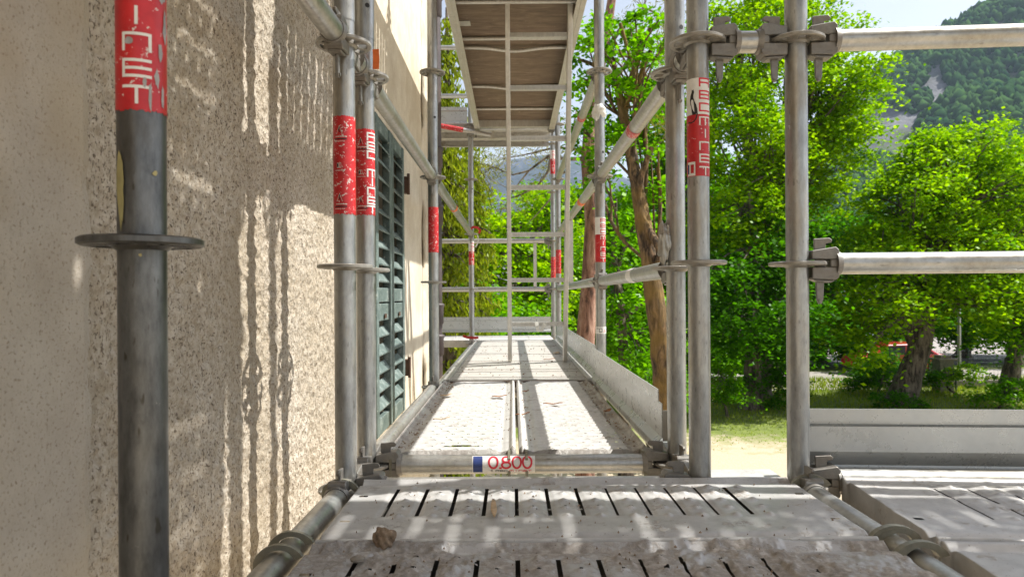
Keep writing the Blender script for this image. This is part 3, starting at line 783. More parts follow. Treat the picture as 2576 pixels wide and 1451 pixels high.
# wing decks round the corner of the house
def wing(label, z):
    t = thing('wing_deck', label, 'scaffold deck', (-2.6, Y4+.045, z), 0, 'decks turning the corner of the house')
    for k in range(2):
        mb = MB(); a = k*.372; mb.box((0, a, -.008), (2.98, a+.36, 0)); mb.box((0, a, -.065), (2.98, a+.006, -.0082)); mb.box((0, a+.354, -.065), (2.98, a+.36, -.0082))
        mb.box((0, a+.0062, -.065), (2.98, a+.03, -.061)); mb.box((0, a+.33, -.065), (2.98, a+.3538, -.061))
        for q in range(16): mb.box((.05+q*.18, a+.05, .0002), (.062+q*.18, a+.31, .004))
        bevel(obj('board', mb.mesh('wing_board', M['deck_bright' if k == 0 else 'deck']), t), .001, 1)
    return t
wing('pale deck beyond the drainpipe, level with the main deck', DECK)
wing('raised deck seen from below beyond the drainpipe', L4+.03)

# ---- toe boards
def toe(label, a, b, z, side, mat='alu_w', group='toe boards along the decks', under=False):
    """folded sheet; side = unit vector pointing to the deck"""
    a = np.array(a, float); b = np.array(b, float); d = b-a; L = np.linalg.norm(d); rz = math.atan2(d[1], d[0])
    s = 1 if (-math.sin(rz)*side[0]+math.cos(rz)*side[1]) > 0 else -1
    t = thing('toe_board', label, 'toe board', (a[0], a[1], z), rz, group)
    prof = [(.020, .0), (.018, .014), (.0, .030), (.0, .118), (.010, .124), (.010, .156)]; th = .0022
    if under: prof = [(-.004, -.034), (-.012, .015), (.009, .050), (.009, .107), (-.001, .111), (-.001, .117), (.010, .1175), (.010, .147)]
    mb = MB(); V = []
    for x in (0, L):
        V += [(x, s*p[0], p[1]) for p in prof] + [(x, s*(p[0]-th*1.2), p[1]) for p in prof]
    n = len(prof); Fc = []
    for i in range(n-1):
        Fc += [(i, i+1, 2*n+i+1, 2*n+i), (n+i+1, n+i, 3*n+i, 3*n+i+1)]
    Fc += [(n-1, 2*n-1, 4*n-1, 3*n-1), (0, 2*n, 3*n, n)]
    Fc += [(i, n+i, n+i+1, i+1) for i in range(n-1)] + [(2*n+i, 2*n+i+1, 3*n+i+1, 3*n+i) for i in range(n-1)]
    mb.add(V, Fc); obj('folded_sheet', mb.mesh('toe_sheet', M[mat]), t)
    for x in (.0, L):
        m2 = MB(); xx = x-.004 if x else .002; m2.box((xx, s*.0225-.001, .002), (xx+.003, s*.0225+.001, .15)) if False else m2.box((xx, min(-s*.030, -s*.003), .02), (xx+.003, max(-s*.030, -s*.003), .10))
        obj('end_bracket', m2.mesh('end_bracket', M['alu']), t)
    return t
toe('toe board beside the ribbed planks, running up to the middle standard', (.388, Y2+.03), (.388, Y3-.03), DECK+.004, (-1, 0))
toe('toe board beside the ladder deck, last bay on the right', (.402, Y3-.0), (.402, Y4-.02), DECK+.012, (-1, 0))
toe('toe board closing the far end beyond the ladder', (-2.6, Y5-.03), (XR-.03, Y5-.03), DECK+.035, (0, -1))
toe('toe board of the raised deck beyond the drainpipe', (-2.6, Y4+.01), (XL-.03, Y4+.01), L4+.01, (0, -1))
ra = np.array((XO+.014, Y1+.022)); toe('broad toe board of the right hand bay below the trees', ra, ra+RD*2.0, DECK+.0, (0, -1), under=True)

# ---- ladder
lt = thing('ladder', 'aluminium ladder standing on the long deck, leaning towards the camera', 'ladder', (0, 0, 0))
def lad_y(h): return 4.21 - .26*(h+.407)
for nm, xx in (('stile', -.0195), ('stile', .3195)):
    mb = MB(); V = []
    for h in (-.403, 1.95):
        yy = lad_y(h); V += [(xx-.0125, yy-.032, EYE+h), (xx+.0125, yy-.032, EYE+h), (xx+.0125, yy+.032, EYE+h), (xx-.0125, yy+.032, EYE+h)]
    mb.add(V, [(0,3,2,1),(4,5,6,7),(0,1,5,4),(1,2,6,5),(2,3,7,6),(3,0,4,7)])
    bevel(obj(nm, mb.mesh('stile', M['alu']), lt), .003)
for i in range(8):
    h = -.172 + i*.2655; yy = lad_y(h); mb = MB(); mb.box((-.0068, yy-.015, EYE+h-.0125), (.3068, yy+.015, EYE+h+.0125))
    for q in range(4): mb.box((-.0068, yy-.0162, EYE+h-.009+q*.0048), (.3068, yy-.0152, EYE+h-.0072+q*.0048))
    bevel(obj('rung', mb.mesh('rung', M['alu']), lt), .002)

# ---- tape scraps, tie tube
def blob(name, label, cat, mat, c, r, seed, squash=(1, 1, 1), n=10, amp=.35):
    g = np.random.default_rng(seed); V = []; Fc = []; n = 20; m = 2*n; fr = g.normal(0, 2.6, (9, 3)); pz = g.uniform(0, 6, 9)
    for i in range(n+1):
        th = math.pi*i/n
        for j in range(m):
            ph = 2*math.pi*j/m; dv = np.array((math.sin(th)*math.cos(ph), math.sin(th)*math.sin(ph), math.cos(th))); k = 1+amp*.22*float(np.sum(np.abs(np.sin(fr@dv+pz))-.5))+(0 if i in (0, n) else .05*(g.random()-.5))
            V.append((c[0]+r*squash[0]*k*math.sin(th)*math.cos(ph), c[1]+r*squash[1]*k*math.sin(th)*math.sin(ph), c[2]+r*squash[2]*k*math.cos(th)))
    Fc = [(i*m+j, (i+1)*m+j, (i+1)*m+(j+1) % m, i*m+(j+1) % m) for i in range(n) for j in range(m)]
    mb = MB(); mb.add(V, Fc, True); return tag(obj(name, mb.mesh(name, M[mat])), label, cat)
blob('tape_scrap', 'crumpled white tape stuck to the right middle standard', 'tape', 'tape', (XR-.006, Y3-.010, EYE+.87), .023, 2, (1.15, .75, 1.4), 9, .9)
blob('tape_scrap', 'grey torn tape flap on the paired standard by the knee rail', 'tape', 'galv_h', (XR-.028, Y2-.008, L1+.065), .020, 3, (.8, .5, 2.1), 9, .9)
def ribbon(name, label, mat, pts, wd):
    mb = MB(); P = [np.array(p, float) for p in pts]; V = []
    for i, p in enumerate(P):
        t_ = P[min(i+1, len(P)-1)]-P[max(i-1, 0)]; s = np.cross(t_, (0, 1, 0)); s = s/np.linalg.norm(s)*wd/2
        V += [p+s-np.array((0,.001,0)), p-s-np.array((0,.001,0)), p-s+np.array((0,.001,0)), p+s+np.array((0,.001,0))]
    Fc = []
    for i in range(len(P)-1):
        a, b = 4*i, 4*(i+1); Fc += [(a, a+1, b+1, b), (a+1, a+2, b+2, b+1), (a+2, a+3, b+3, b+2), (a+3, a, b, b+3)]
    Fc += [(0, 3, 2, 1), tuple(4*(len(P)-1)+k for k in range(4))]
    mb.add(V, Fc); return tag(obj(name, mb.mesh(name, M[mat])), label, 'tape')
c = W(1190, 852, 6.22)
ribbon('barrier_tape', 'white end of barrier tape hanging from the far left standard', 'white', [c+np.array(q) for q in ((.03,0,.01),(.0,-.01,.0),(-.02,-.01,-.03),(-.012,-.01,-.07),(.0,-.01,-.11))], .028)
ribbon('barrier_tape', 'red barrier tape knotted at the foot of the far left standard', 'red', [c+np.array(q) for q in ((.05,-.02,.012),(.0,-.035,.012),(-.05,-.03,.015),(-.09,-.03,.03))], .022)
c = W(1196, 578, 6.20)
ribbon('barrier_tape', 'red tape looped on the rail end by the far left standard', 'red', [c+np.array(q) for q in ((-.045,-.02,.0),(-.02,-.03,.022),(.02,-.03,.018),(.045,-.02,-.01),(.03,-.02,-.035))], .022)
ribbon('barrier_tape', 'thin white string hanging under the red loop', 'white', [c+np.array(q) for q in ((.02,-.01,-.05),(.028,-.01,-.09),(.016,-.01,-.13),(.0,-.01,-.16))], .012)
c = W(1358, 815, 4.14)
ribbon('cloth_scrap', 'knotted pale rag tied on the lowest ladder rung', 'tape', [c+np.array(q) for q in ((-.02,-.02,.012),(-.018,-.03,-.01),(-.012,-.03,-.038),(.01,-.03,-.036),(.02,-.03,-.012),(.03,-.03,.004))], .022)
ribbon('orange_tag', 'orange tag on the joint beside the left standards', 'orange', [(XL+.035, Y2-.03, EYE+.625), (XL+.036, Y2-.03, EYE+.60), (XL+.035, Y2-.03, EYE+.575)], .016)
def band(label, y0, y1, x, z, mat):
    mb = MB(); mb.tube([(x, y0, z), (x, y1, z)], R+.0012, 28, False); return tag(obj('rail_label', mb.mesh('rail_label', M[mat])), label, 'label', 'labels wrapped round the rails')
band('red and white worn label on the right upper guard rail', 2.30, 2.37, XR, L2, 'red_faded')
band('white label on the knee rail beside the paired right standards', 2.30, 2.40, XR, L1, 'white')
band('orange label on the left upper guard rail past the drainpipe', 4.34, 4.42, XL, L2, 'orange')
band('red ring on the highest right guard rail', 4.05, 4.12, XR, L3, 'red_faded')
band('orange ring on the right upper rail of the last bay', 4.05, 4.16, XR, L2, 'orange')
t = thing('wall_tie', 'short clamped tie tube under the raised deck by the far left standard', 'tie tube', (0, 0, 0))
mb = MB(); mb.tube([(-.80, 6.14, EYE+1.56), (-.17, 6.20, EYE+1.455)], .021, 20); obj('tube', mb.mesh('tie_tube', M['galv_pale']), t)
mb = MB(); mb.tube([(-.66, 6.153, EYE+1.537), (-.44, 6.174, EYE+1.5)], .0222, 20, False); obj('wrapping', mb.mesh('wrapping', M['red_worn']), t)
mb = MB(); mb.tube([(XL, Y4, EYE+1.465), (XL, Y4, EYE+1.525)], .034, 20); mb.box((XL-.02, 6.17, EYE+1.46), (XL+.035, 6.235, EYE+1.53)); obj('clamp', mb.mesh('clamp', M['cast']), t)
mb = MB(); mb.prism([(-.03,-.04),(.03,-.04),(.012,-.005),(.012,.03),(-.012,.03),(-.012,-.005)], (-.17, 6.19, EYE+1.46), (1,0,0), (0,0,1), .03); obj('end_fitting', mb.mesh('end_fitting', M['alu']), t)

# ---- litter on the decks
def leaf_litter(label, x, y, L, wd, ang, mat='litter', z=None, name='dry_leaf'):
    z = DECK+.004 if z is None else z; mb = MB(); V = []; ca, sa = math.cos(ang), math.sin(ang); n = 7
    for i in range(n):
        u = i/(n-1); hw = wd/2*math.sin(math.pi*min(.97, u*.94+.03))**.7; l = (u-.5)*L; lift = .003+.006*u*u + .002*math.sin(u*9)
        for s in (-1, 0, 1): V.append((x+l*ca-s*hw*sa, y+l*sa+s*hw*ca, z+lift+abs(s)*.002))
    Fc = [(3*i+k, 3*i+3+k, 3*i+4+k, 3*i+1+k) for i in range(n-1) for k in range(2)]
    mb.add(V, Fc, True); o = obj(name, mb.mesh(name, M[mat])); m = o.modifiers.new('thick', 'SOLIDIFY'); m.thickness = .0012
    return tag(o, label, 'dry leaf', 'dry leaves lying on the decks')
M['litter'] = m_simple('dry brown leaf', (.27, .12, .05), .8, 0, .4, 60)
M['litter_p'] = m_simple('pale dry leaf', (.50, .36, .22), .8, 0, .3, 60)
leaf_litter('slim tan leaf lying in a slot of the front plank', -.038, 1.28, .085, .011, 1.62, 'litter_p')
leaf_litter('rolled brown leaf on the left ribbed plank', -.056, 2.71, .060, .022, -.2)
leaf_litter('small brown twig leaf on the right ribbed plank', .145, 2.52, .075, .012, -.35)
leaf_litter('dark leaf by the seam of the ribbed planks', .052, 2.85, .03, .012, -.6)
leaf_litter('flat brown leaf beside the ladder foot', .225, 4.28, .075, .022, .1)
leaf_litter('thin pale stalk on the left ribbed plank near the front', -.235, 2.22, .055, .007, -.05, 'litter_p')
leaf_litter('curled leaf on the dirty margin near the toe board', .325, 2.36, .03, .025, .4)
leaf_litter('pale husk on the left edge of the ribbed plank', -.27, 2.75, .05, .03, .2, 'litter_p')
leaf_litter('pale curled leaf at the far right of the ladder deck', .30, 4.75, .05, .05, .7, 'litter_p')
leaf_litter('dark sliver at the front of the right ribbed plank', .03, 2.30, .05, .010, .1)
blob('mud_lump', 'brown clod of dried mud resting on the gap of the near planks', 'clod', 'clod', (-.212, 1.115, DECK+.020), .024, 12, (1.05, .9, .95), 9, .45) if False else None
M['clod'] = m_simple('dried earth clod', (.24, .17, .11), .95, 0, .4, 120, .8)
blob('mud_lump', 'brown clod of dried mud resting on the gap of the near planks', 'clod', 'clod', (-.212, 1.115, DECK+.013), .0155, 12, (1.05, .9, 1.0), 9, .62)
blob('pebble', 'small grey pebble on the muddy plank at the left', 'pebble', 'stone', (-.24, 1.045, DECK+.006), .008, 4, (1.3, 1, .6), 7, .3)
g = np.random.default_rng(5); mb = MB()
for k in range(700):
    if k < 330: x = g.choice((g.uniform(.30, .375), g.uniform(-.33, -.27), g.normal(.02, .03))); y = g.uniform(1.82, 3.2)
    elif k < 480: x = g.uniform(-.3, .35); y = g.uniform(3.4, 5.6)
    elif k < 560: x = g.uniform(-.3, .58); y = g.uniform(1.15, 1.5)
    else: x = g.uniform(-.3, .58); y = g.uniform(.8, 1.1)
    if .36 < x and y > 1.8: continue
    s = g.uniform(.0010, .0030)*(1 if y < 3 else 1.6)*(.65 if y < 1.6 else 1); z = DECK+.002+s*.5; a = g.uniform(0, 3.14); lx, ly = s*g.uniform(.8, 2.4), s
    c_, s_ = math.cos(a), math.sin(a); pts = [(lx*c_, lx*s_), (-ly*s_, ly*c_), (-lx*c_, -lx*s_), (ly*s_, -ly*c_)]
    mb.add([(x+p[0], y+p[1], z-.002) for p in pts] + [(x, y, z+s)], [(0,1,4),(1,2,4),(2,3,4),(3,0,4)])
kind(tag(obj('mud_crumbs', mb.mesh('mud_crumbs', M['clod'])), 'crumbs of dried mud strewn over the decks', 'crumbs'), 'stuff')

# ------------------------------------------------------------------ the house
XW = -.58; YC = 4.59
WY0, WY1, WZ0, WZ1 = 2.845, 3.600, EYE-.60, EYE+.785
house = thing('house', 'cream roughcast house wall with green louvred shutters behind the scaffold', 'house', (XW, YC, 0))
def hobj(n, mb, mat, par=house): o = obj(n, mb.mesh(n, mat), par); o.matrix_parent_inverse = Matrix.Translation((-XW, -YC, 0)); return o
mb = MB(); X2 = -7.0; TOP = 9.0
def wq(y0, y1, z0, z1, x=XW): mb.add([(x,y0,z0),(x,y1,z0),(x,y1,z1),(x,y0,z1)], [(0,1,2,3)])
wq(2.62, YC, WZ1, TOP); wq(2.62, YC, 0, WZ0); wq(2.62, WY0, WZ0, WZ1); wq(WY1, YC, WZ0, WZ1)
rx = XW-.14
mb.add([(XW,WY0,WZ0),(rx,WY0,WZ0),(rx,WY0,WZ1),(XW,WY0,WZ1),(XW,WY1,WZ0),(rx,WY1,WZ0),(rx,WY1,WZ1),(XW,WY1,WZ1)], [(0,1,2,3),(4,7,6,5),(0,4,5,1),(3,2,6,7)])
mb.add([(XW,YC,0),(X2,YC,0),(X2,YC,TOP),(XW,YC,TOP)], [(0,1,2,3)])
mb.add([(XW-.012,-6,0),(XW-.012,2.6199,0),(XW-.012,2.6199,TOP),(XW-.012,-6,TOP)], [(0,1,2,3)])
mb.add([(X2,-6,0),(X2,YC,0),(X2,YC,TOP),(X2,-6,TOP)], [(0,3,2,1)]); mb.add([(X2,-6,0),(XW-.012,-6,0),(XW-.012,-6,TOP),(X2,-6,TOP)], [(0,1,2,3)])
mb.add([(X2,-6,TOP),(XW,-6,TOP),(XW,YC,TOP),(X2,YC,TOP)], [(0,1,2,3)])
hobj('wall', mb, M['plaster'])
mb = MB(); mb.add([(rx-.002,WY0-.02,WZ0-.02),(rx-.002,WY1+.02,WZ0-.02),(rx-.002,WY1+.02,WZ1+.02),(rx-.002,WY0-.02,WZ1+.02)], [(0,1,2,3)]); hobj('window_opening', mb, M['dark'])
# displaced roughcast
ny, nz = 430, 560; yy = np.linspace(.895, 2.62, ny)[:, None]*np.ones((1, nz)); zz = np.linspace(EYE-.95, EYE+1.35, nz)[None, :]*np.ones((ny, 1))
dd = (vnoise((ny, nz), (1.7, 2.0), 61)-.5)*.0048 + (vnoise((ny, nz), (3.5, 4.2), 62)-.5)*.0066 + (vnoise((ny, nz), (14, 20), 63)-.5)*.003 + (vnoise((ny, nz), (60, 80), 64)-.5)*.003
V = np.stack([XW+dd, yy, zz], -1).reshape(-1, 3)
rc = obj('roughcast', mesh_np('roughcast', V, grid_faces(ny, nz), M['stucco'], True), house); rc.matrix_parent_inverse = Matrix.Translation((-XW, -YC, 0))
mb = MB(); mb.add([(XW,.90,EYE+1.3),(XW,2.62,EYE+1.3),(XW,2.62,TOP),(XW,.90,TOP),(XW,.90,0),(XW,2.62,0),(XW,2.62,EYE-.93),(XW,.90,EYE-.93)], [(0,1,2,3),(4,5,6,7)]); hobj('upper_roughcast', mb, M['stucco'])
# smooth band nearest the camera
g = np.random.default_rng(3); mb = MB(); n = 900; V = []; jit = vnoise((901, 1), (5, 1), 91)[:, 0]*.010+vnoise((901, 1), (1.5, 1), 92)[:, 0]*.006+vnoise((901, 1), (40, 1), 93)[:, 0]*.014
for k in range(n+1):
    z = k*TOP/n if k not in () else 0; V += [(XW-.01, .925, z), (XW+.010, .902+jit[k], z), (XW+.017, .887+jit[k]*.6, z), (XW+.017, -6, z)]
mb.add(V, [(4*k+a, 4*k+a+1, 4*k+a+5, 4*k+a+4) for k in range(n) for a in range(3)], False); hobj('smooth_band', mb, M['band'])
# peeling corner strip
mb = MB(); V = []; n = 120
for k in range(n+1):
    z = EYE-1.2+3.6*k/n; V += [(XW+.0015, YC-.22+.05*g.random()*math.sin(k*.35)**2, z), (XW+.012, YC-.20+.05*math.sin(k*.21)+.015*g.random(), z), (XW+.016, YC+.004, z), (XW-.05, YC+.012, z)]
mb.add(V, [(4*k+a, 4*k+a+1, 4*k+a+5, 4*k+a+4) for k in range(n) for a in range(3)], True); hobj('corner_render', mb, M['plaster'])

# shutters: two leaves
def shutter(label, y0, y1, seed):
    t = thing('window_shutter', label, 'shutter', (XW+.012, y0, WZ0), 0, 'closed shutter leaves of the window'); g = np.random.default_rng(seed)
    Hh = WZ1-WZ0-.012; Wd = y1-y0; d = .035
    for a, b in ((.002, .052), (Wd-.052, Wd-.002)):
        mb = MB(); mb.box((-d, a, .004), (.0, b, Hh)); bevel(obj('stile', mb.mesh('stile', M['green']), t), .003)
    zm = Hh*.36
    for z0, z1 in ((.004, .075), (zm, zm+.075), (zm+.082, zm+.145), (Hh-.06, Hh)):
        mb = MB(); mb.box((-d+.003, .0522, z0), (-.004, Wd-.0522, z1)); bevel(obj('rail', mb.mesh('rail', M['green']), t), .003)
    for z0, z1 in ((.085, zm-.012), (zm+.15, Hh-.065)):
        n = int((z1-z0)/.068)
        for i in range(n):
            zc = z0+(i+.5)*(z1-z0)/n; mb = MB(); s = math.radians(38+g.uniform(-2, 2)); hw = .030; th = .006
            ax, az = -math.cos(s)*0-math.sin(math.radians(52))*.5, 0
            dx, dz = math.cos(s)*hw*.72, math.sin(s)*hw
            p = [(-d/2+dx*.9, zc-dz), (-d/2-dx*.9, zc+dz)]
            mb.add([(p[0][0], .053, p[0][1]), (p[1][0], .053, p[1][1]), (p[1][0], Wd-.053, p[1][1]+g.uniform(-.004,.004)), (p[0][0], Wd-.053, p[0][1]),
                    (p[0][0]+.002, .053, p[0][1]+th), (p[1][0]+.002, .053, p[1][1]+th), (p[1][0]+.002, Wd-.053, p[1][1]+th), (p[0][0]+.002, Wd-.053, p[0][1]+th)],
                   [(0,1,2,3),(7,6,5,4),(0,4,5,1),(1,5,6,2),(2,6,7,3),(3,7,4,0)])
            obj('slat', mb.mesh('slat', M['green']), t)
    mb = MB(); mb.box((.0005, Wd*.5-.02, zm+.01), (.004, Wd*.5+.02, zm+.03)); obj('latch', mb.mesh('latch', M['rust']), t)
    return t
ym = (WY0+WY1)/2
shutter('left green shutter leaf, half hidden by the paired standards', WY0+.005, ym-.002, 1)
shutter('right green shutter leaf next to the bare plaster', ym+.003, WY1-.005, 2)
for z, tx in ((EYE+.55, 'upper'), (EYE-.42, 'lower')):
    mb = MB(); mb.box((XW+.001, WY1+.015, z), (XW+.028, WY1+.075, z+.085)); mb.tube([(XW+.030, WY1+.02, z-.01), (XW+.030, WY1+.02, z+.10)], .008, 10)
    tag(obj('shutter_hinge', mb.mesh('shutter_hinge', M['rust'])), tx + ' dark iron hinge block beside the right shutter leaf', 'hinge', 'hinge blocks beside the shutter')

# drainpipe
t = thing('drainpipe', 'brown cast iron drainpipe at the corner of the house', 'drainpipe', (-.545, 4.86, 0)); mb = MB()
mb.tube([(0,0,.02),(0,0,9)], .043, 28); obj('pipe', mb.mesh('pipe', M['pipe']), t)
for z in (EYE-.35, EYE-.13+.0, EYE+.57, EYE+.98, EYE+2.05, 1.5):
    mb = MB(); mb.tube([(0,0,z-.07),(0,0,z-.06),(0,0,z+.05),(0,0,z+.06),(0,0,z+.075),(0,0,z+.08)], [.044,.052,.052,.058,.058,.044], 28); obj('collar', mb.mesh('collar', M['pipe']), t)
for z in (EYE-.17, EYE+1.3):
    mb = MB(); mb.box((-.10, -.25, z), (-.03, -.02, z+.03)); obj('bracket', mb.mesh('bracket', M['rust']), t)

# ------------------------------------------------------------------ ground, roads
gx, gy = 60, 60
mb = MB(); mb.add([(-3000,-200,0),(4000,-200,0),(4000,6000,0),(-3000,6000,0)], [(0,1,2,3)])
kind(obj('ground', mb.mesh('ground', M['ground'])), 'structure')
mb = MB(); mb.add([(6,25.4,.004),(15,25.8,.004),(60,30,.004),(60,35,.004),(6,31.0,.004)], [(0,1,2,3,4)]); kind(obj('path', mb.mesh('path', M['road'])), 'structure')
mb = MB(); mb.add([(4,32.5,.004),(80,40,.004),(80,48,.004),(4,36,.004)], [(0,1,2,3)]); mb.cur = 1
mb.add([(4,36,.008),(80,48,.008),(80,58,.008),(4,54,.008)], [(0,1,2,3)]); kind(obj('road', mb.mesh('road', [M['asphalt'], M['road']])), 'structure')

# ------------------------------------------------------------------ trees
def leaf_quads(C, size, rng, flat=.5, aspect=1.35, droop=0.0):
    """C: Nx3 centres -> rhombic leaves, two triangles folded along the midrib kept as one quad"""
    n = len(C); nr = rng.normal(size=(n, 3)); nr[:, 2] = np.abs(nr[:, 2]) + flat*2; nr /= np.linalg.norm(nr, axis=1)[:, None]
    a = rng.normal(size=(n, 3)); a[:, 2] -= droop; a -= nr*(a*nr).sum(1)[:, None]; a /= np.linalg.norm(a, axis=1)[:, None]; b = np.cross(nr, a)
    s = (size*rng.uniform(.65, 1.35, n))[:, None]
    V = np.stack([C-a*s*.5*aspect, C+b*s*.5-a*s*.05, C+a*s*.5*aspect-nr*s*.12, C-b*s*.5-a*s*.05], 1).reshape(-1, 3)
    return V, np.arange(n*4).reshape(-1, 4)
def make_tree(label, base, top_dir, trunk_r, lobes, leaf, size, dens, seed, bark='bark', name='broadleaf_tree', group=None, clump=.42, flat=.45, limb=True, extra_limbs=(), trunk_pts=None, cat='tree', wood=True, fine=1.0, lr=.55):
    """lobes: (px, py, d, rx_px, ry_px, depth_m); crown = leaf clumps spread through each lobe, limbs run into them"""
    rng = np.random.default_rng(seed)
    base = np.array(base, float); t = thing(name, label, cat, tuple(base), 0, group)
    Lb = []
    for (px, py, d, rx, ry, rz) in lobes:
        Lb.append((W(px, py, d), np.array((rx*d/F, rz, ry*d/F))))
    if trunk_pts is None:
        ctr = np.mean([l[0] for l in Lb], 0); trunk_pts = [base, base+(ctr-base)*.35+rng.normal(0, .12, 3)*(1, 1, 0), base+(ctr-base)*.75+rng.normal(0, .2, 3)*(1, 1, 0), ctr+(0, 0, .3)]
    tp = [np.array(p, float) for p in trunk_pts]
    # smooth trunk path
    fineP = []
    for i in range(len(tp)-1):
        p0, p1, p2, p3 = tp[max(0, i-1)], tp[i], tp[i+1], tp[min(len(tp)-1, i+2)]
        for k in range(8):
            u = k/8; fineP.append(.5*((2*p1)+(-p0+p2)*u+(2*p0-5*p1+4*p2-p3)*u*u+(-p0+3*p1-3*p2+p3)*u**3))
    fineP.append(tp[-1]); n = len(fineP)
    rad = [trunk_r*((1-i/(n-1))**.75*.85+.15)*(1+.35*math.exp(-i*1.2))*(1+.05*rng.normal()) for i in range(n)]
    loc = lambda P: [np.array(p)-base for p in P]
    tw = MB(); tw.tube(loc(fineP), rad, 18)
    obj('trunk', tw.mesh('trunk', M[bark]), t)
    C = []; bw = MB()
    def curve(a, b, r0, r1, n_=5, seg=6, sag=.15):
        d = b-a; L = np.linalg.norm(d); pts = []
        o1 = rng.normal(0, .07*L, 3)
        for k in range(n_+1):
            u = k/n_; p = a+d*u+o1*math.sin(math.pi*u)+np.array((0, 0, sag*L))*math.sin(math.pi*u)*.5; pts.append(p)
        bw.tube(loc(pts), [r0+(r1-r0)*k/n_ for k in range(n_+1)], seg, False); return pts
    for (c, r) in Lb:
        i0 = int(rng.uniform(.35, .8)*n); start = fineP[i0]
        if limb: main = curve(start, c, rad[i0]*lr, trunk_r*.16, 7, 8)
        else: main = [start, c]
        vol = r[0]*r[1]*r[2]; k = max(5, int(1.35*dens*vol**.72*6/clump**1.2))
        dirs = rng.normal(size=(k, 3)); dirs /= np.linalg.norm(dirs, axis=1)[:, None]; rr_ = rng.uniform(.25, 1, k)**.45
        lump = 1+.16*np.sin(dirs[:, 0]*5+seed)+.14*np.sin(dirs[:, 2]*7+seed*2)
        Cc = c+dirs*r*(rr_*lump)[:, None]
        for q in range(k):
            if wood and rng.random() < .45:
                j = rng.integers(2, len(main)); curve(np.array(main[j-1]), Cc[q], trunk_r*.10, .012, 4, 4, .08)
            m = int(rng.uniform(70, 165)*fine); cs = clump*.88*rng.uniform(.5, 1.3)
            pts = rng.normal(size=(m, 3))*np.array((cs, cs, cs*.42)); pts[:, 2] -= .18*(pts[:, 0]**2+pts[:, 1]**2)/cs
            C.append(Cc[q]+pts)
    for (a, b, r0, r1) in extra_limbs: curve(np.array(a), np.array(b), r0, r1, 8, 8, .05)
    C = np.concatenate(C) - base
    if bw.v: obj('branches', bw.mesh('branches', M[bark]), t)
    V, Fq = leaf_quads(C, size*.86, rng, flat)
    obj('crown', mesh_np('crown', V, Fq, M[leaf]), t)
    return t, len(Fq)
def gp(px, d): x = (px-VX)/F*d; return (x, d, 0)
NL = 0
TG = 'broadleaf trees around the yard'
def T(*a, **k):
    global NL
    t, n = make_tree(*a, **k); NL += n; return t
T('tall lime tree with yellow green rounded side against the pale sky', gp(1905, 24), 0, .40,
  [(1860,110,24,120,150,2.6),(1985,60,24.5,95,110,2.2),(1880,330,23,115,160,2.6),(2085,230,24.5,105,110,2.4),(2070,400,24,75,110,2.2),(1990,450,24,120,130,2.4),(1850,560,23,110,130,2.4),(2115,90,25,40,60,1.2),(2150,205,24,58,58,1.8),(2110,320,23.5,60,60,2.0)],
  'leaf_lime', .125, .8, 11, group=TG, fine=.8)
T('darker lime tree low behind the cat sticker standard', gp(1890, 21.5), 0, .33,
  [(1860,700,21,110,110,2.2),(1950,800,21.5,110,110,2.2),(1830,820,20.5,70,80,1.6),(1930,620,22,110,110,2.2)],
  'leaf_deep', .12, .85, 12, group=TG, fine=.85, trunk_pts=[gp(1890,21.5), W(1895,880,21.5), W(1905,700,21.7), W(1885,480,22)])
T('wide bushy tree with thick leaning trunk above the right toe board', gp(2262, 22.4), 0, .46,
  [(2400,440,23,140,110,2.4),(2300,500,22.5,92,105,2.4),(2500,480,22.5,110,110,2.2),(2360,640,22,150,110,2.6),(2520,660,22,100,130,2.2),(2200,630,22.5,80,90,2.0),(2220,750,21.5,110,70,2.0),(2450,750,21,110,70,2.0),(2140,820,22,70,50,1.6),(2350,365,23.5,60,38,1.5),(2470,345,23.5,70,45,1.4),(2180,880,20.5,45,30,1.0)],
  'leaf_lime', .12, .82, 13, group=TG, fine=.85, trunk_pts=[gp(2262,22.4), W(2290,940,22.4), W(2325,830,22.4), W(2350,650,22.5), W(2385,450,22.8)],
  extra_limbs=[(W(2320,830,22.4), W(2430,620,22.2), .2, .07), (W(2325,820,22.4), W(2200,640,22.4), .18, .05)])
T('tree at the right edge with a dark leaning trunk', gp(2535, 23), 0, .34,
  [(2560,560,24,90,130,2.2),(2590,740,22,90,110,2.0),(2580,850,22,60,40,1.6),(2650,450,24,100,140,2.4)],
  'leaf', .12, .9, 14, group=TG, fine=.8, trunk_pts=[gp(2530,23), W(2545,930,23), W(2570,820,23), W(2590,600,23.2)])
T('near tree with rusty mossy leaning trunk beside the guard rails', gp(1690, 9.2), 0, .165,
  [(1560,60,9.6,110,70,.9),(1480,190,9.8,60,90,.8),(1600,230,9.2,70,90,.8),(1545,330,9.5,60,60,.7),(1470,330,10,40,60,.6),(1640,120,9,40,80,.7),(1655,420,9.4,25,90,.5),(1500,430,10,40,50,.5)],
  'leaf', .072, .75, 15, bark='bark_orange', group=TG, clump=.17, fine=.62, lr=.22,
  trunk_pts=[gp(1690,9.2), W(1668,930,9.2), W(1648,760,9.2), W(1618,560,9.3), W(1590,400,9.4), W(1560,250,9.5), W(1542,150,9.6)],
  extra_limbs=[(W(1640,720,9.2), W(1700,560,9.0), .07, .055), (W(1672,640,9.0), W(1640,370,9.1), .06, .035), (W(1570,300,9.5), W(1640,60,9.2), .05, .025), (W(1560,230,9.5), W(1455,150,9.8), .05, .02)])
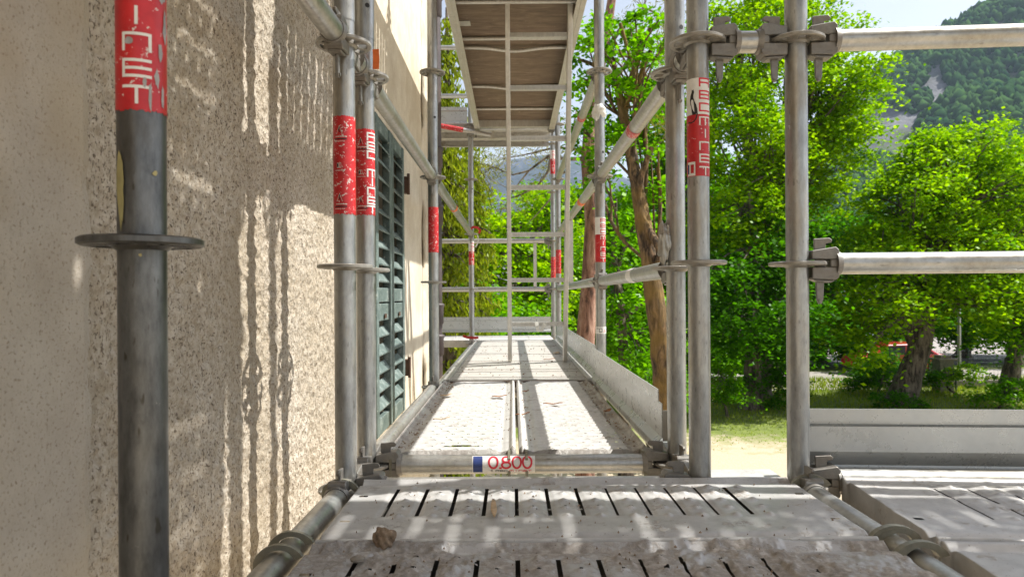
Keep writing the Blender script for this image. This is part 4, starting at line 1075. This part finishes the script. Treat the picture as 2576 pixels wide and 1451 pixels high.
T('slender dark forked tree between the right standards', gp(1570, 13.5), 0, .13,
  [(1580,600,13.5,70,70,1.2),(1555,720,13.5,55,70,1.1),(1620,760,14,60,60,1.1),(1590,850,14,80,60,1.2),(1520,640,14,50,60,1.0),(1620,900,13.5,50,50,1.0)],
  'leaf', .10, .62, 16, group=TG, clump=.26, fine=.6, trunk_pts=[gp(1572,13.5), W(1568,900,13.5), W(1560,780,13.5), W(1545,640,13.6), W(1550,500,13.6)],
  extra_limbs=[(W(1563,800,13.5), W(1650,740,13.4), .07, .03), (W(1562,740,13.5), W(1600,560,13.6), .06, .03)])
T('bright tree behind the ladder with dark twisting limbs', gp(1310, 19), 0, .26,
  [(1290,560,19,90,60,2.0),(1380,520,20,70,55,1.8),(1240,640,18.5,80,60,1.8),(1340,660,19,90,60,2.0),(1260,750,18,90,60,1.8),(1400,740,19,80,70,1.8),(1420,610,20,60,60,1.6),(1190,560,20,50,50,1.4)],
  'leaf_lime', .11, .82, 17, group=TG, clump=.36, fine=.75, trunk_pts=[gp(1300,19), W(1320,800,19), W(1318,700,19), W(1300,620,19), W(1310,560,19)],
  extra_limbs=[(W(1318,690,19), W(1225,600,18.8), .12, .04), (W(1312,650,19), W(1380,600,18.8), .10, .03), (W(1330,760,19), W(1180,690,18.4), .08, .03)])
T('second bright tree behind the ladder, farther right', gp(1410, 26), 0, .3,
  [(1420,520,26,90,60,2.4),(1480,600,26,90,80,2.4),(1400,680,25,110,80,2.4),(1520,720,25,90,90,2.4),(1340,590,27,80,70,2.2),(1450,820,24,120,60,2.2),(1560,560,27,60,100,2.0)],
  'leaf', .13, .85, 18, group=TG, fine=.8)
T('bushy tree low beyond the left end rails', gp(1170, 15), 0, .2,
  [(1160,720,15,70,60,1.4),(1220,790,15.5,90,50,1.4),(1130,850,14,50,70,1.2),(1150,950,12.5,60,60,1.0),(1330,800,16,90,40,1.4)],
  'leaf', .10, .85, 19, group=TG, clump=.3, fine=.75)
T('deep green tree filling the gap behind the middle standards', gp(1720, 30), 0, .35,
  [(1700,300,30,110,150,3),(1640,560,30,110,130,3),(1760,520,31,100,160,3),(1700,750,29,150,110,3),(1560,830,28,140,90,3),(1800,880,29,100,70,2.6)],
  'leaf', .16, .75, 20, group=TG, fine=.75)
T('tree behind the tall lime showing through its gaps', gp(2060, 36), 0, .4,
  [(2060,640,36,150,130,3.5),(2180,620,37,80,80,3.4),(1930,520,36,120,160,3.4),(2140,820,34,160,80,3.2),(1900,860,34,130,60,3)],
  'leaf_deep', .18, .75, 21, group=TG, fine=.7)
T('distant tree behind the wide bushy one', gp(2420, 38), 0, .4,
  [(2440,620,38,150,110,3.6),(2580,620,38,130,150,3.6),(2330,790,36,130,60,3.4),(2500,800,36,140,60,3.2)],
  'leaf_deep', .18, .75, 22, group=TG, fine=.7)
# shrubs
def shrub(label, lobes, base, leaf, size, seed, cl=.16):
    t = T(label, base, 0, .05, lobes, leaf, size, .85, seed, name='shrub', clump=cl, group='shrubs at the edge of the grass', cat='shrub', fine=.6)
shrub('pale green bush at the edge of the sand', [(1825,950,20,42,48,.7),(1850,985,19.6,40,30,.6),(1810,990,19.6,30,28,.5)], gp(1828, 20), 'leaf', .07, 31)
shrub('dark undergrowth behind the grass and beside the corner standard', [(1930,960,21.5,70,50,1.2),(1980,930,22,50,60,1.0)], gp(1935, 22), 'leaf_deep', .08, 32, .2)
shrub('ivy clump at the foot of the leaning trunk', [(2225,1000,21.2,60,22,.6),(2290,1010,21.2,50,18,.5)], gp(2240, 21.2), 'leaf_deep', .07, 33)
shrub('leafy shrub in front of the fence at the right', [(2480,985,21,40,24,.6),(2550,970,21,50,36,.8),(2570,1005,20.5,50,26,.7)], gp(2500, 21), 'leaf', .08, 34)
shrub('leafy sapling hiding most of the red car', [(2200,905,27,50,34,.6),(2215,945,27,70,34,.7),(2180,955,27,26,30,.5),(2185,980,26.5,24,20,.4),(2325,925,27,60,34,.6),(2215,925,28,60,40,.5),(2200,960,28,40,26,.5),(2250,930,27,40,40,.5)], gp(2200, 27), 'leaf_deep', .10, 38, .25)
shrub('dark undergrowth on both sides of the leaning trunk', [(2195,945,24.5,50,32,.6),(2150,965,24.5,30,18,.5),(2325,930,24.5,45,30,.6),(2240,925,25,40,36,.5)], gp(2205, 24.5), 'leaf_deep', .09, 39, .2)
shrub('low shrub by the pillar', [(2420,935,24,40,30,.6),(2330,945,25,30,22,.5)], gp(2410, 24), 'leaf_lime', .08, 35)
shrub('tangle below the toe board in the middle', [(1640,930,15,60,60,.9),(1560,940,16,70,50,.9),(1690,1000,14,40,50,.7)], gp(1640, 15), 'leaf', .08, 36, .2)

# conifers
def spruce(label, px, d, top_py, rad_px, seed, group='drooping spruces by the corner of the house', dens=1.0):
    rng = np.random.default_rng(seed); base = np.array(gp(px, d)); topz = W(px, top_py, d)[2]; t = thing('spruce_tree', label, 'tree', tuple(base), 0, group)
    mb = MB(); mb.tube([(0,0,0),(0,0,topz*.5),(0,0,topz)], [.17, .10, .02], 12); obj('trunk', mb.mesh('trunk', M['bark']), t)
    bw = MB(); C = []; A = []; Rm = rad_px*d/F
    z = .8
    while z < topz-.1:
        fr = (1-z/topz); rad = Rm*min(1, fr**.6*1.25+.05)
        for k in range(6):
            an = rng.uniform(0, 2*math.pi); L = rad*rng.uniform(.65, 1.15); dx, dy = math.cos(an), math.sin(an)
            pts = [(dx*L*u, dy*L*u, z+.15*L*math.sin(u*2.2)-.42*L*u*u) for u in np.linspace(0, 1, 6)]
            bw.tube(pts, [.03, .025, .02, .015, .01, .006], 4, False)
            m = int(150*L*dens); u = rng.uniform(.12, 1.02, m)
            p = np.stack([dx*L*u, dy*L*u, z+.15*L*np.sin(u*2.2)-.42*L*u*u], 1)
            side = rng.normal(0, .16, m); p[:, 0] += -dy*side; p[:, 1] += dx*side; hang = rng.uniform(0, .38, m)*rng.random(m); p[:, 2] -= hang+.05*np.abs(side)
            C.append(p)
        z += rng.uniform(.16, .30)
    C = np.concatenate(C); n = len(C)
    a = np.stack([rng.normal(0, .35, n), rng.normal(0, .35, n), -np.ones(n)*rng.uniform(.3, 1.2, n)], 1); a /= np.linalg.norm(a, axis=1)[:, None]
    b = np.cross(a, rng.normal(size=(n, 3))); b /= np.linalg.norm(b, axis=1)[:, None]; L = rng.uniform(.07, .17, n)[:, None]; wd = .011
    V = np.stack([C-b*wd, C+a*L*.5-b*wd*1.6, C+a*L, C+a*L*.5+b*wd*1.6], 1).reshape(-1, 3)
    obj('branches', bw.mesh('branches', M['bark']), t); obj('crown', mesh_np('crown', V, np.arange(4*n).reshape(-1, 4), M['needle']), t)
spruce('drooping spruce close behind the drainpipe', 1128, 10.5, 20, 85, 41, dens=1.5)
spruce('second spruce spreading behind the far left standard', 1188, 12.5, 300, 75, 42, dens=1.4)
# pine with red trunk and bare branches
rng = np.random.default_rng(55); base = np.array(gp(1468, 11.0)); t = thing('pine_tree', 'pine with red scaly trunk and bare branches right of the ladder', 'tree', tuple(base)); mb = MB()
P = [base, W(1472,860,11), W(1482,720,11), W(1490,560,11), W(1478,400,11.1), W(1490,260,11.2), W(1530,60,11.4), W(1560,-150,11.6)]
mb.tube([p-base for p in P], [.16,.155,.13,.12,.11,.10,.08,.05], 16); obj('trunk', mb.mesh('trunk', M['bark_pine']), t)
bw = MB(); C = []
def pbranch(pts, r0, needles=0, spread=.18):
    pts = [np.array(p) for p in pts]; k = len(pts); bw.tube([p-base for p in pts], [r0*(1-.8*i/(k-1)) for i in range(k)], 6, False)
    for i in range(needles):
        j = rng.integers(k//2, k); c0 = pts[j]+rng.normal(0, spread, 3); C.append(c0+rng.normal(0, .09, (60, 3)))
        bw.tube([pts[j]-base, (pts[j]+c0)/2-base+rng.normal(0, .03, 3), c0-base], [.008, .006, .004], 3, False)
pbranch([W(1480,400,11), W(1420,400,11.2), W(1380,392,11.4), W(1330,430,11.6), W(1290,480,11.7)], .04, 6)
pbranch([W(1385,392,11.4), W(1380,430,11.3), W(1350,470,11.3), W(1310,490,11.4), W(1262,505,11.5)], .03, 3)
pbranch([W(1430,430,11.2), W(1405,440,11.2), W(1385,500,11.2), W(1350,540,11.3), W(1325,565,11.4)], .024, 0)
pbranch([W(1330,430,11.5), W(1290,440,11.8), W(1240,420,12), W(1215,440,12)], .02, 8)
pbranch([W(1480,380,11.2), W(1400,370,11.6), W(1340,385,12), W(1270,400,12)], .03, 12)
pbranch([W(1485,300,11.2), W(1450,280,11), W(1440,330,10.9), W(1430,380,10.8)], .025, 5)
pbranch([W(1490,240,11.2), W(1550,200,11), W(1600,120,11), W(1650,90,11)], .05, 14, .3)
pbranch([W(1510,150,11.3), W(1570,60,11.3), W(1620,20,11.4), W(1665,40,11.4)], .05, 16, .35)
pbranch([W(1520,120,11.3), W(1600,150,11.6), W(1650,230,11.8), W(1680,330,12)], .04, 14, .3)
pbranch([W(1230,760,12), W(1250,640,12.2), W(1290,660,12.4), W(1330,650,12.5)], .02, 0) if False else None
obj('branches', bw.mesh('branches', M['bark_pale']), t)
C = np.concatenate(C)-base; n = len(C); a = rng.normal(size=(n, 3)); a /= np.linalg.norm(a, axis=1)[:, None]; b = np.cross(a, rng.normal(size=(n, 3))); b /= np.linalg.norm(b, axis=1)[:, None]
V = np.stack([C-b*.006, C+a*.06-b*.006, C+a*.10, C+a*.06+b*.006], 1).reshape(-1, 3)
obj('crown', mesh_np('crown', V, np.arange(4*n).reshape(-1, 4), M['needle_y']), t)

# ------------------------------------------------------------------ grass
rng = np.random.default_rng(77); n = 46000
gx_ = rng.uniform(-2, 24, n); gy_ = rng.uniform(14.5, 29, n)
pat = np.sin(gx_*1.3+1)*np.sin(gy_*1.1)+np.sin(gx_*.5-gy_*.8)+rng.normal(0, .5, n)
keep = (pat + (gy_-16.3)*.6 > .0) & (rng.random(n) < np.clip((gy_-14.5)/5, .12, 1)); gx_, gy_ = gx_[keep], gy_[keep]; n = len(gx_)
h = rng.uniform(.03, .10, n)*np.clip((gy_-15)/4, .6, 2.2); an = rng.uniform(0, 6.28, n); wd = .012*np.clip(gy_/18, 1, 2); c = np.stack([gx_, gy_, np.zeros(n)], 1)
dx = np.stack([np.cos(an)*wd, np.sin(an)*wd, np.zeros(n)], 1); tip = np.stack([rng.normal(0, .03, n), rng.normal(0, .03, n), h], 1)
V = np.stack([c-dx, c+dx, c+tip], 1).reshape(-1, 3)
kind(tag(obj('grass', mesh_np('grass', V, np.arange(3*n).reshape(-1, 3), M['grass'])), 'thin sunlit grass at the edge of the sand', 'grass'), 'stuff')

# ------------------------------------------------------------------ street furniture far right
t = thing('stone_pillar', 'weathered stone gate pillar with a capped top behind the trees', 'pillar', gp(2370, 25)); mb = MB()
mb.box((-.26,-.26,0),(.26,.26,1.15)); bevel(obj('shaft', mb.mesh('shaft', M['stone']), t), .02)
mb = MB(); mb.box((-.34,-.34,1.151),(.34,.34,1.23)); mb.box((-.2,-.2,1.231),(.2,.2,1.33)); bevel(obj('cap', mb.mesh('cap', M['stone']), t), .015)
t = thing('letter_box', 'dark metal box on a thin leg beside the stone pillar', 'letter box', gp(2403, 24.8)); mb = MB(); M['darkmetal'] = m_simple('dark green metal', (.03, .05, .045), .5, .3)
mb.box((-.2,-.12,.45),(.2,.12,.82)); bevel(obj('box', mb.mesh('box', M['darkmetal']), t), .01); mb = MB(); mb.tube([(0,0,0),(0,0,.45)], .03, 10); obj('leg', mb.mesh('leg', M['darkmetal']), t)
t = thing('wire_fence', 'green wire fence on a low stone wall right of the pillar', 'fence', gp(2400, 26)); x0 = gp(2400, 26)[0]
mb = MB(); mb.box((-2.6,0,0),(7,.25,.28)); bevel(obj('low_wall', mb.mesh('low_wall', M['stone']), t), .02)
for k in range(7):
    mb = MB(); mb.tube([(-2.4+k*1.5,.12,.28),(-2.4+k*1.5,.12,1.5)], .022, 8); obj('post', mb.mesh('post', M['darkmetal']), t)
mb = MB()
for k in range(8): mb.tube([(-2.5,.12,.35+k*.15),(6.9,.12,.35+k*.15)], .005, 4, False)
for k in range(60): mb.tube([(-2.5+k*.157,.115,.3),(-2.5+k*.157,.115,1.45)], .004, 4, False)
obj('mesh_panel', mb.mesh('mesh_panel', M['darkmetal']), t)
# street lamp
c = np.array(gp(2412, 27)); t = thing('street_lamp', 'grey street lamp with a curved arm among the right hand trees', 'street lamp', tuple(c)); mb = MB(); zt = W(2400, 430, 27)[2]
pts = [(0,0,0),(0,0,zt-.5)] + [(-.75*(1-math.cos(a)), 0, zt-.5+.55*math.sin(a)) for a in np.linspace(.2, 1.5, 7)]
mb.tube(pts, [.07,.05]+[.04]*7, 12); obj('pole', mb.mesh('pole', M['galv']), t)
mb = MB(); mb.prism([(-.45,-.02),(-.3,.04),(.0,.05),(.05,0),(0,-.04),(-.35,-.05)], (-.75, 0, zt+.05), (1,0,0), (0,0,1), .18); bevel(obj('lamp_head', mb.mesh('lamp_head', M['galv']), t), .01)
# parked red car behind the trunk
def car(label, px, d, rz, col, seed):
    m = NT('car paint'); m.base(col); m.p.inputs['Coat Weight'].default_value = .8; mt = m.set(.35, 0)
    t = thing('parked_car', label, 'car', gp(px, d), rz, 'cars parked beyond the trees')
    side = [(-2.0,.32),(-2.05,.62),(-1.9,.86),(-1.35,.93),(-.75,1.38),(.75,1.42),(1.45,.98),(1.95,.88),(2.05,.55),(2.0,.30)]
    mb = MB(); mb.prism(side, (0,0,0), (1,0,0), (0,0,1), 1.66); bevel(obj('body', mb.mesh('body', mt), t), .07, 3)
    mb = MB(); mb.prism([(-1.22,.95),(-.70,1.32),(-.02,1.34),(-.02,.95)], (0,-.832,0), (1,0,0), (0,0,1), .01); mb.prism([(.04,.95),(.04,1.34),(.70,1.35),(1.28,.97)], (0,-.832,0), (1,0,0), (0,0,1), .01); obj('side_window', mb.mesh('side_window', M['black']), t)
    for wx in (-1.25, 1.3):
        for wy in (-.76, .76):
            mb = MB(); mb.tube([(wx, wy-.1, .31), (wx, wy+.1, .31)], .31, 24); wh = obj('wheel', mb.mesh('tyre', M['black']), t)
            mb = MB(); mb.tube([(wx, wy-.115, .31), (wx, wy-.101, .31)], .19, 20); obj('rim', mb.mesh('rim', M['alu']), wh)
    return t
car('red car parked beyond the leaning trunk', 2250, 30.5, .02, (.55, .01, .02), 1)
car('white car parked on the road behind the trees', 2235, 42, .05, (.75, .75, .75), 2)
car('pale car far behind the dark undergrowth', 1945, 44, .05, (.7, .7, .72), 3)

# ------------------------------------------------------------------ mountains
def mountain(name, pts, ya, yb, yc, seed, du=.012, ny=70, amp=.05, umin=-1.0, umax=1.7, mat='mtn'):
    u = np.arange(umin, umax, du); ys = np.concatenate([np.linspace(ya, yb, ny), np.linspace(yb, yc, 12)[1:]])
    px = VX+u*F; hr = np.interp(px, [p[0] for p in pts], [(HY-p[1])/F for p in pts])
    U, Y = np.meshgrid(u, ys); s = np.clip((Y-ya)/(yb-ya), 0, 1); s = s**1.15
    hr_ = hr[None, :]*np.ones_like(Y)
    nz = (vnoise(U.shape, (9, 16), seed)-.5)*1.0+(vnoise(U.shape, (4, 6), seed+1)-.5)*.5+(vnoise(U.shape, (2, 2.4), seed+2)-.5)*.22
    Z = EYE*s+hr_*Y*s+nz*amp*Y*s*(1-.75*(s > .97)); fall = np.clip((Y-yb)/(yc-yb), 0, 1); Z = Z*(1-fall*1.02)-.5*(1-s)*0; Z[0, :] = -2
    V = np.stack([U*Y, Y, Z], -1).reshape(-1, 3)
    o = obj(name, mesh_np(name, V, grid_faces(*U.shape), M[mat], True)); kind(o, 'structure'); return U, Y, Z
U, Y, Z = mountain('mountain', [(-800,600),(600,560),(1100,620),(1500,600),(1700,560),(2000,380),(2140,250),(2230,168),(2330,110),(2440,45),(2520,5),(2620,-30),(3200,-120),(4400,-150)], 170, 760, 1100, 5, amp=.045)
rng = np.random.default_rng(8); nt = 26000
ru = rng.uniform(.12, 1.02, nt); ry = np.sqrt(rng.uniform(230**2, 765**2, nt))
iu = (ru+1.0)/.012; iy = np.interp(ry, Y[:, 0], np.arange(Y.shape[0])); a0, b0 = iy.astype(int), iu.astype(int); fa, fb = iy-a0, iu-b0
a1 = np.minimum(a0+1, Z.shape[0]-1); b1 = np.minimum(b0+1, Z.shape[1]-1)
rz_ = (Z[a0, b0]*(1-fb)+Z[a0, b1]*fb)*(1-fa)+(Z[a1, b0]*(1-fb)+Z[a1, b1]*fb)*fa
sp = np.sin(ru*60+2)*np.sin(ry*.021)+np.sin(ru*23+ry*.012)*.9+rng.normal(0, .25, nt)
el = (rz_-EYE)/ry
for (uu, ee, su, se) in ((.69, .36, .022, .030), (.735, .30, .02, .03), (.56, .25, .03, .03), (.52, .19, .03, .05), (.625, .30, .012, .03), (.60, .17, .02, .03)): sp = sp+1.6*np.exp(-((ru-uu)/su)**2-((el-ee)/se)**2)
k_ = sp < .95; ru, ry, rz_ = ru[k_], ry[k_], rz_[k_]; nt = len(ru)
k = 6; cone = []
for (zr, rr0) in ((.05, .22), (.40, .30), (.72, .17)): cone += [(rr0*math.cos(2*math.pi*i/k), rr0*math.sin(2*math.pi*i/k), zr) for i in range(k)]
cone.append((0, 0, 1.0)); cone = np.array(cone); cf = []
for L_ in range(2): cf += [(L_*k+i, L_*k+(i+1) % k, (L_+1)*k+(i+1) % k) for i in range(k)]+[(L_*k+i, (L_+1)*k+(i+1) % k, (L_+1)*k+i) for i in range(k)]
cf += [(2*k+i, 2*k+(i+1) % k, 3*k) for i in range(k)]; cf = np.array(cf)
hs = 3.5+9*rng.random(nt)**1.6; V = cone[None]*hs[:, None, None]*np.stack([.8+1.6*rng.random(nt)**1.5]*2+[np.ones(nt)], 1)[:, None, :]*rng.uniform(.8, 1.2, (nt, len(cone), 1))
V = V+np.stack([ru*ry, ry, rz_-1], 1)[:, None, :]; Fq = (cf[None]+(np.arange(nt)*len(cone))[:, None, None]).reshape(-1, 3)
kind(tag(obj('forest', mesh_np('forest', V.reshape(-1, 3), Fq, M['conifer'])), 'dark conifer forest covering the steep mountain side', 'forest'), 'stuff')
mountain('far_mountain', [(-800,330),(900,430),(1150,440),(1290,400),(1400,385),(1480,400),(1620,470),(1800,520),(2200,560),(4000,500)], 1300, 2900, 3600, 15, amp=.035, umin=-1.2, umax=1.6, mat='mtn_far')

# ------------------------------------------------------------------ haze
mb = MB(); mb.box((-4200, -260, -3), (5200, 3900, 900)); hz = NT('haze air'); hz.t.nodes.remove(hz.p)
pv = hz.n('ShaderNodeVolumePrincipled'); pv.inputs['Color'].default_value = (.62, .78, 1, 1); pv.inputs['Density'].default_value = .00011; pv.inputs['Anisotropy'].default_value = .2
hz.l(pv.outputs[0], hz.o.inputs['Volume'])
USE_HAZE = True
if USE_HAZE: kind(tag(obj('haze', mb.mesh('haze', hz.m)), 'thin bluish haze in the valley air', 'haze'), 'stuff')
print('leaves', NL)
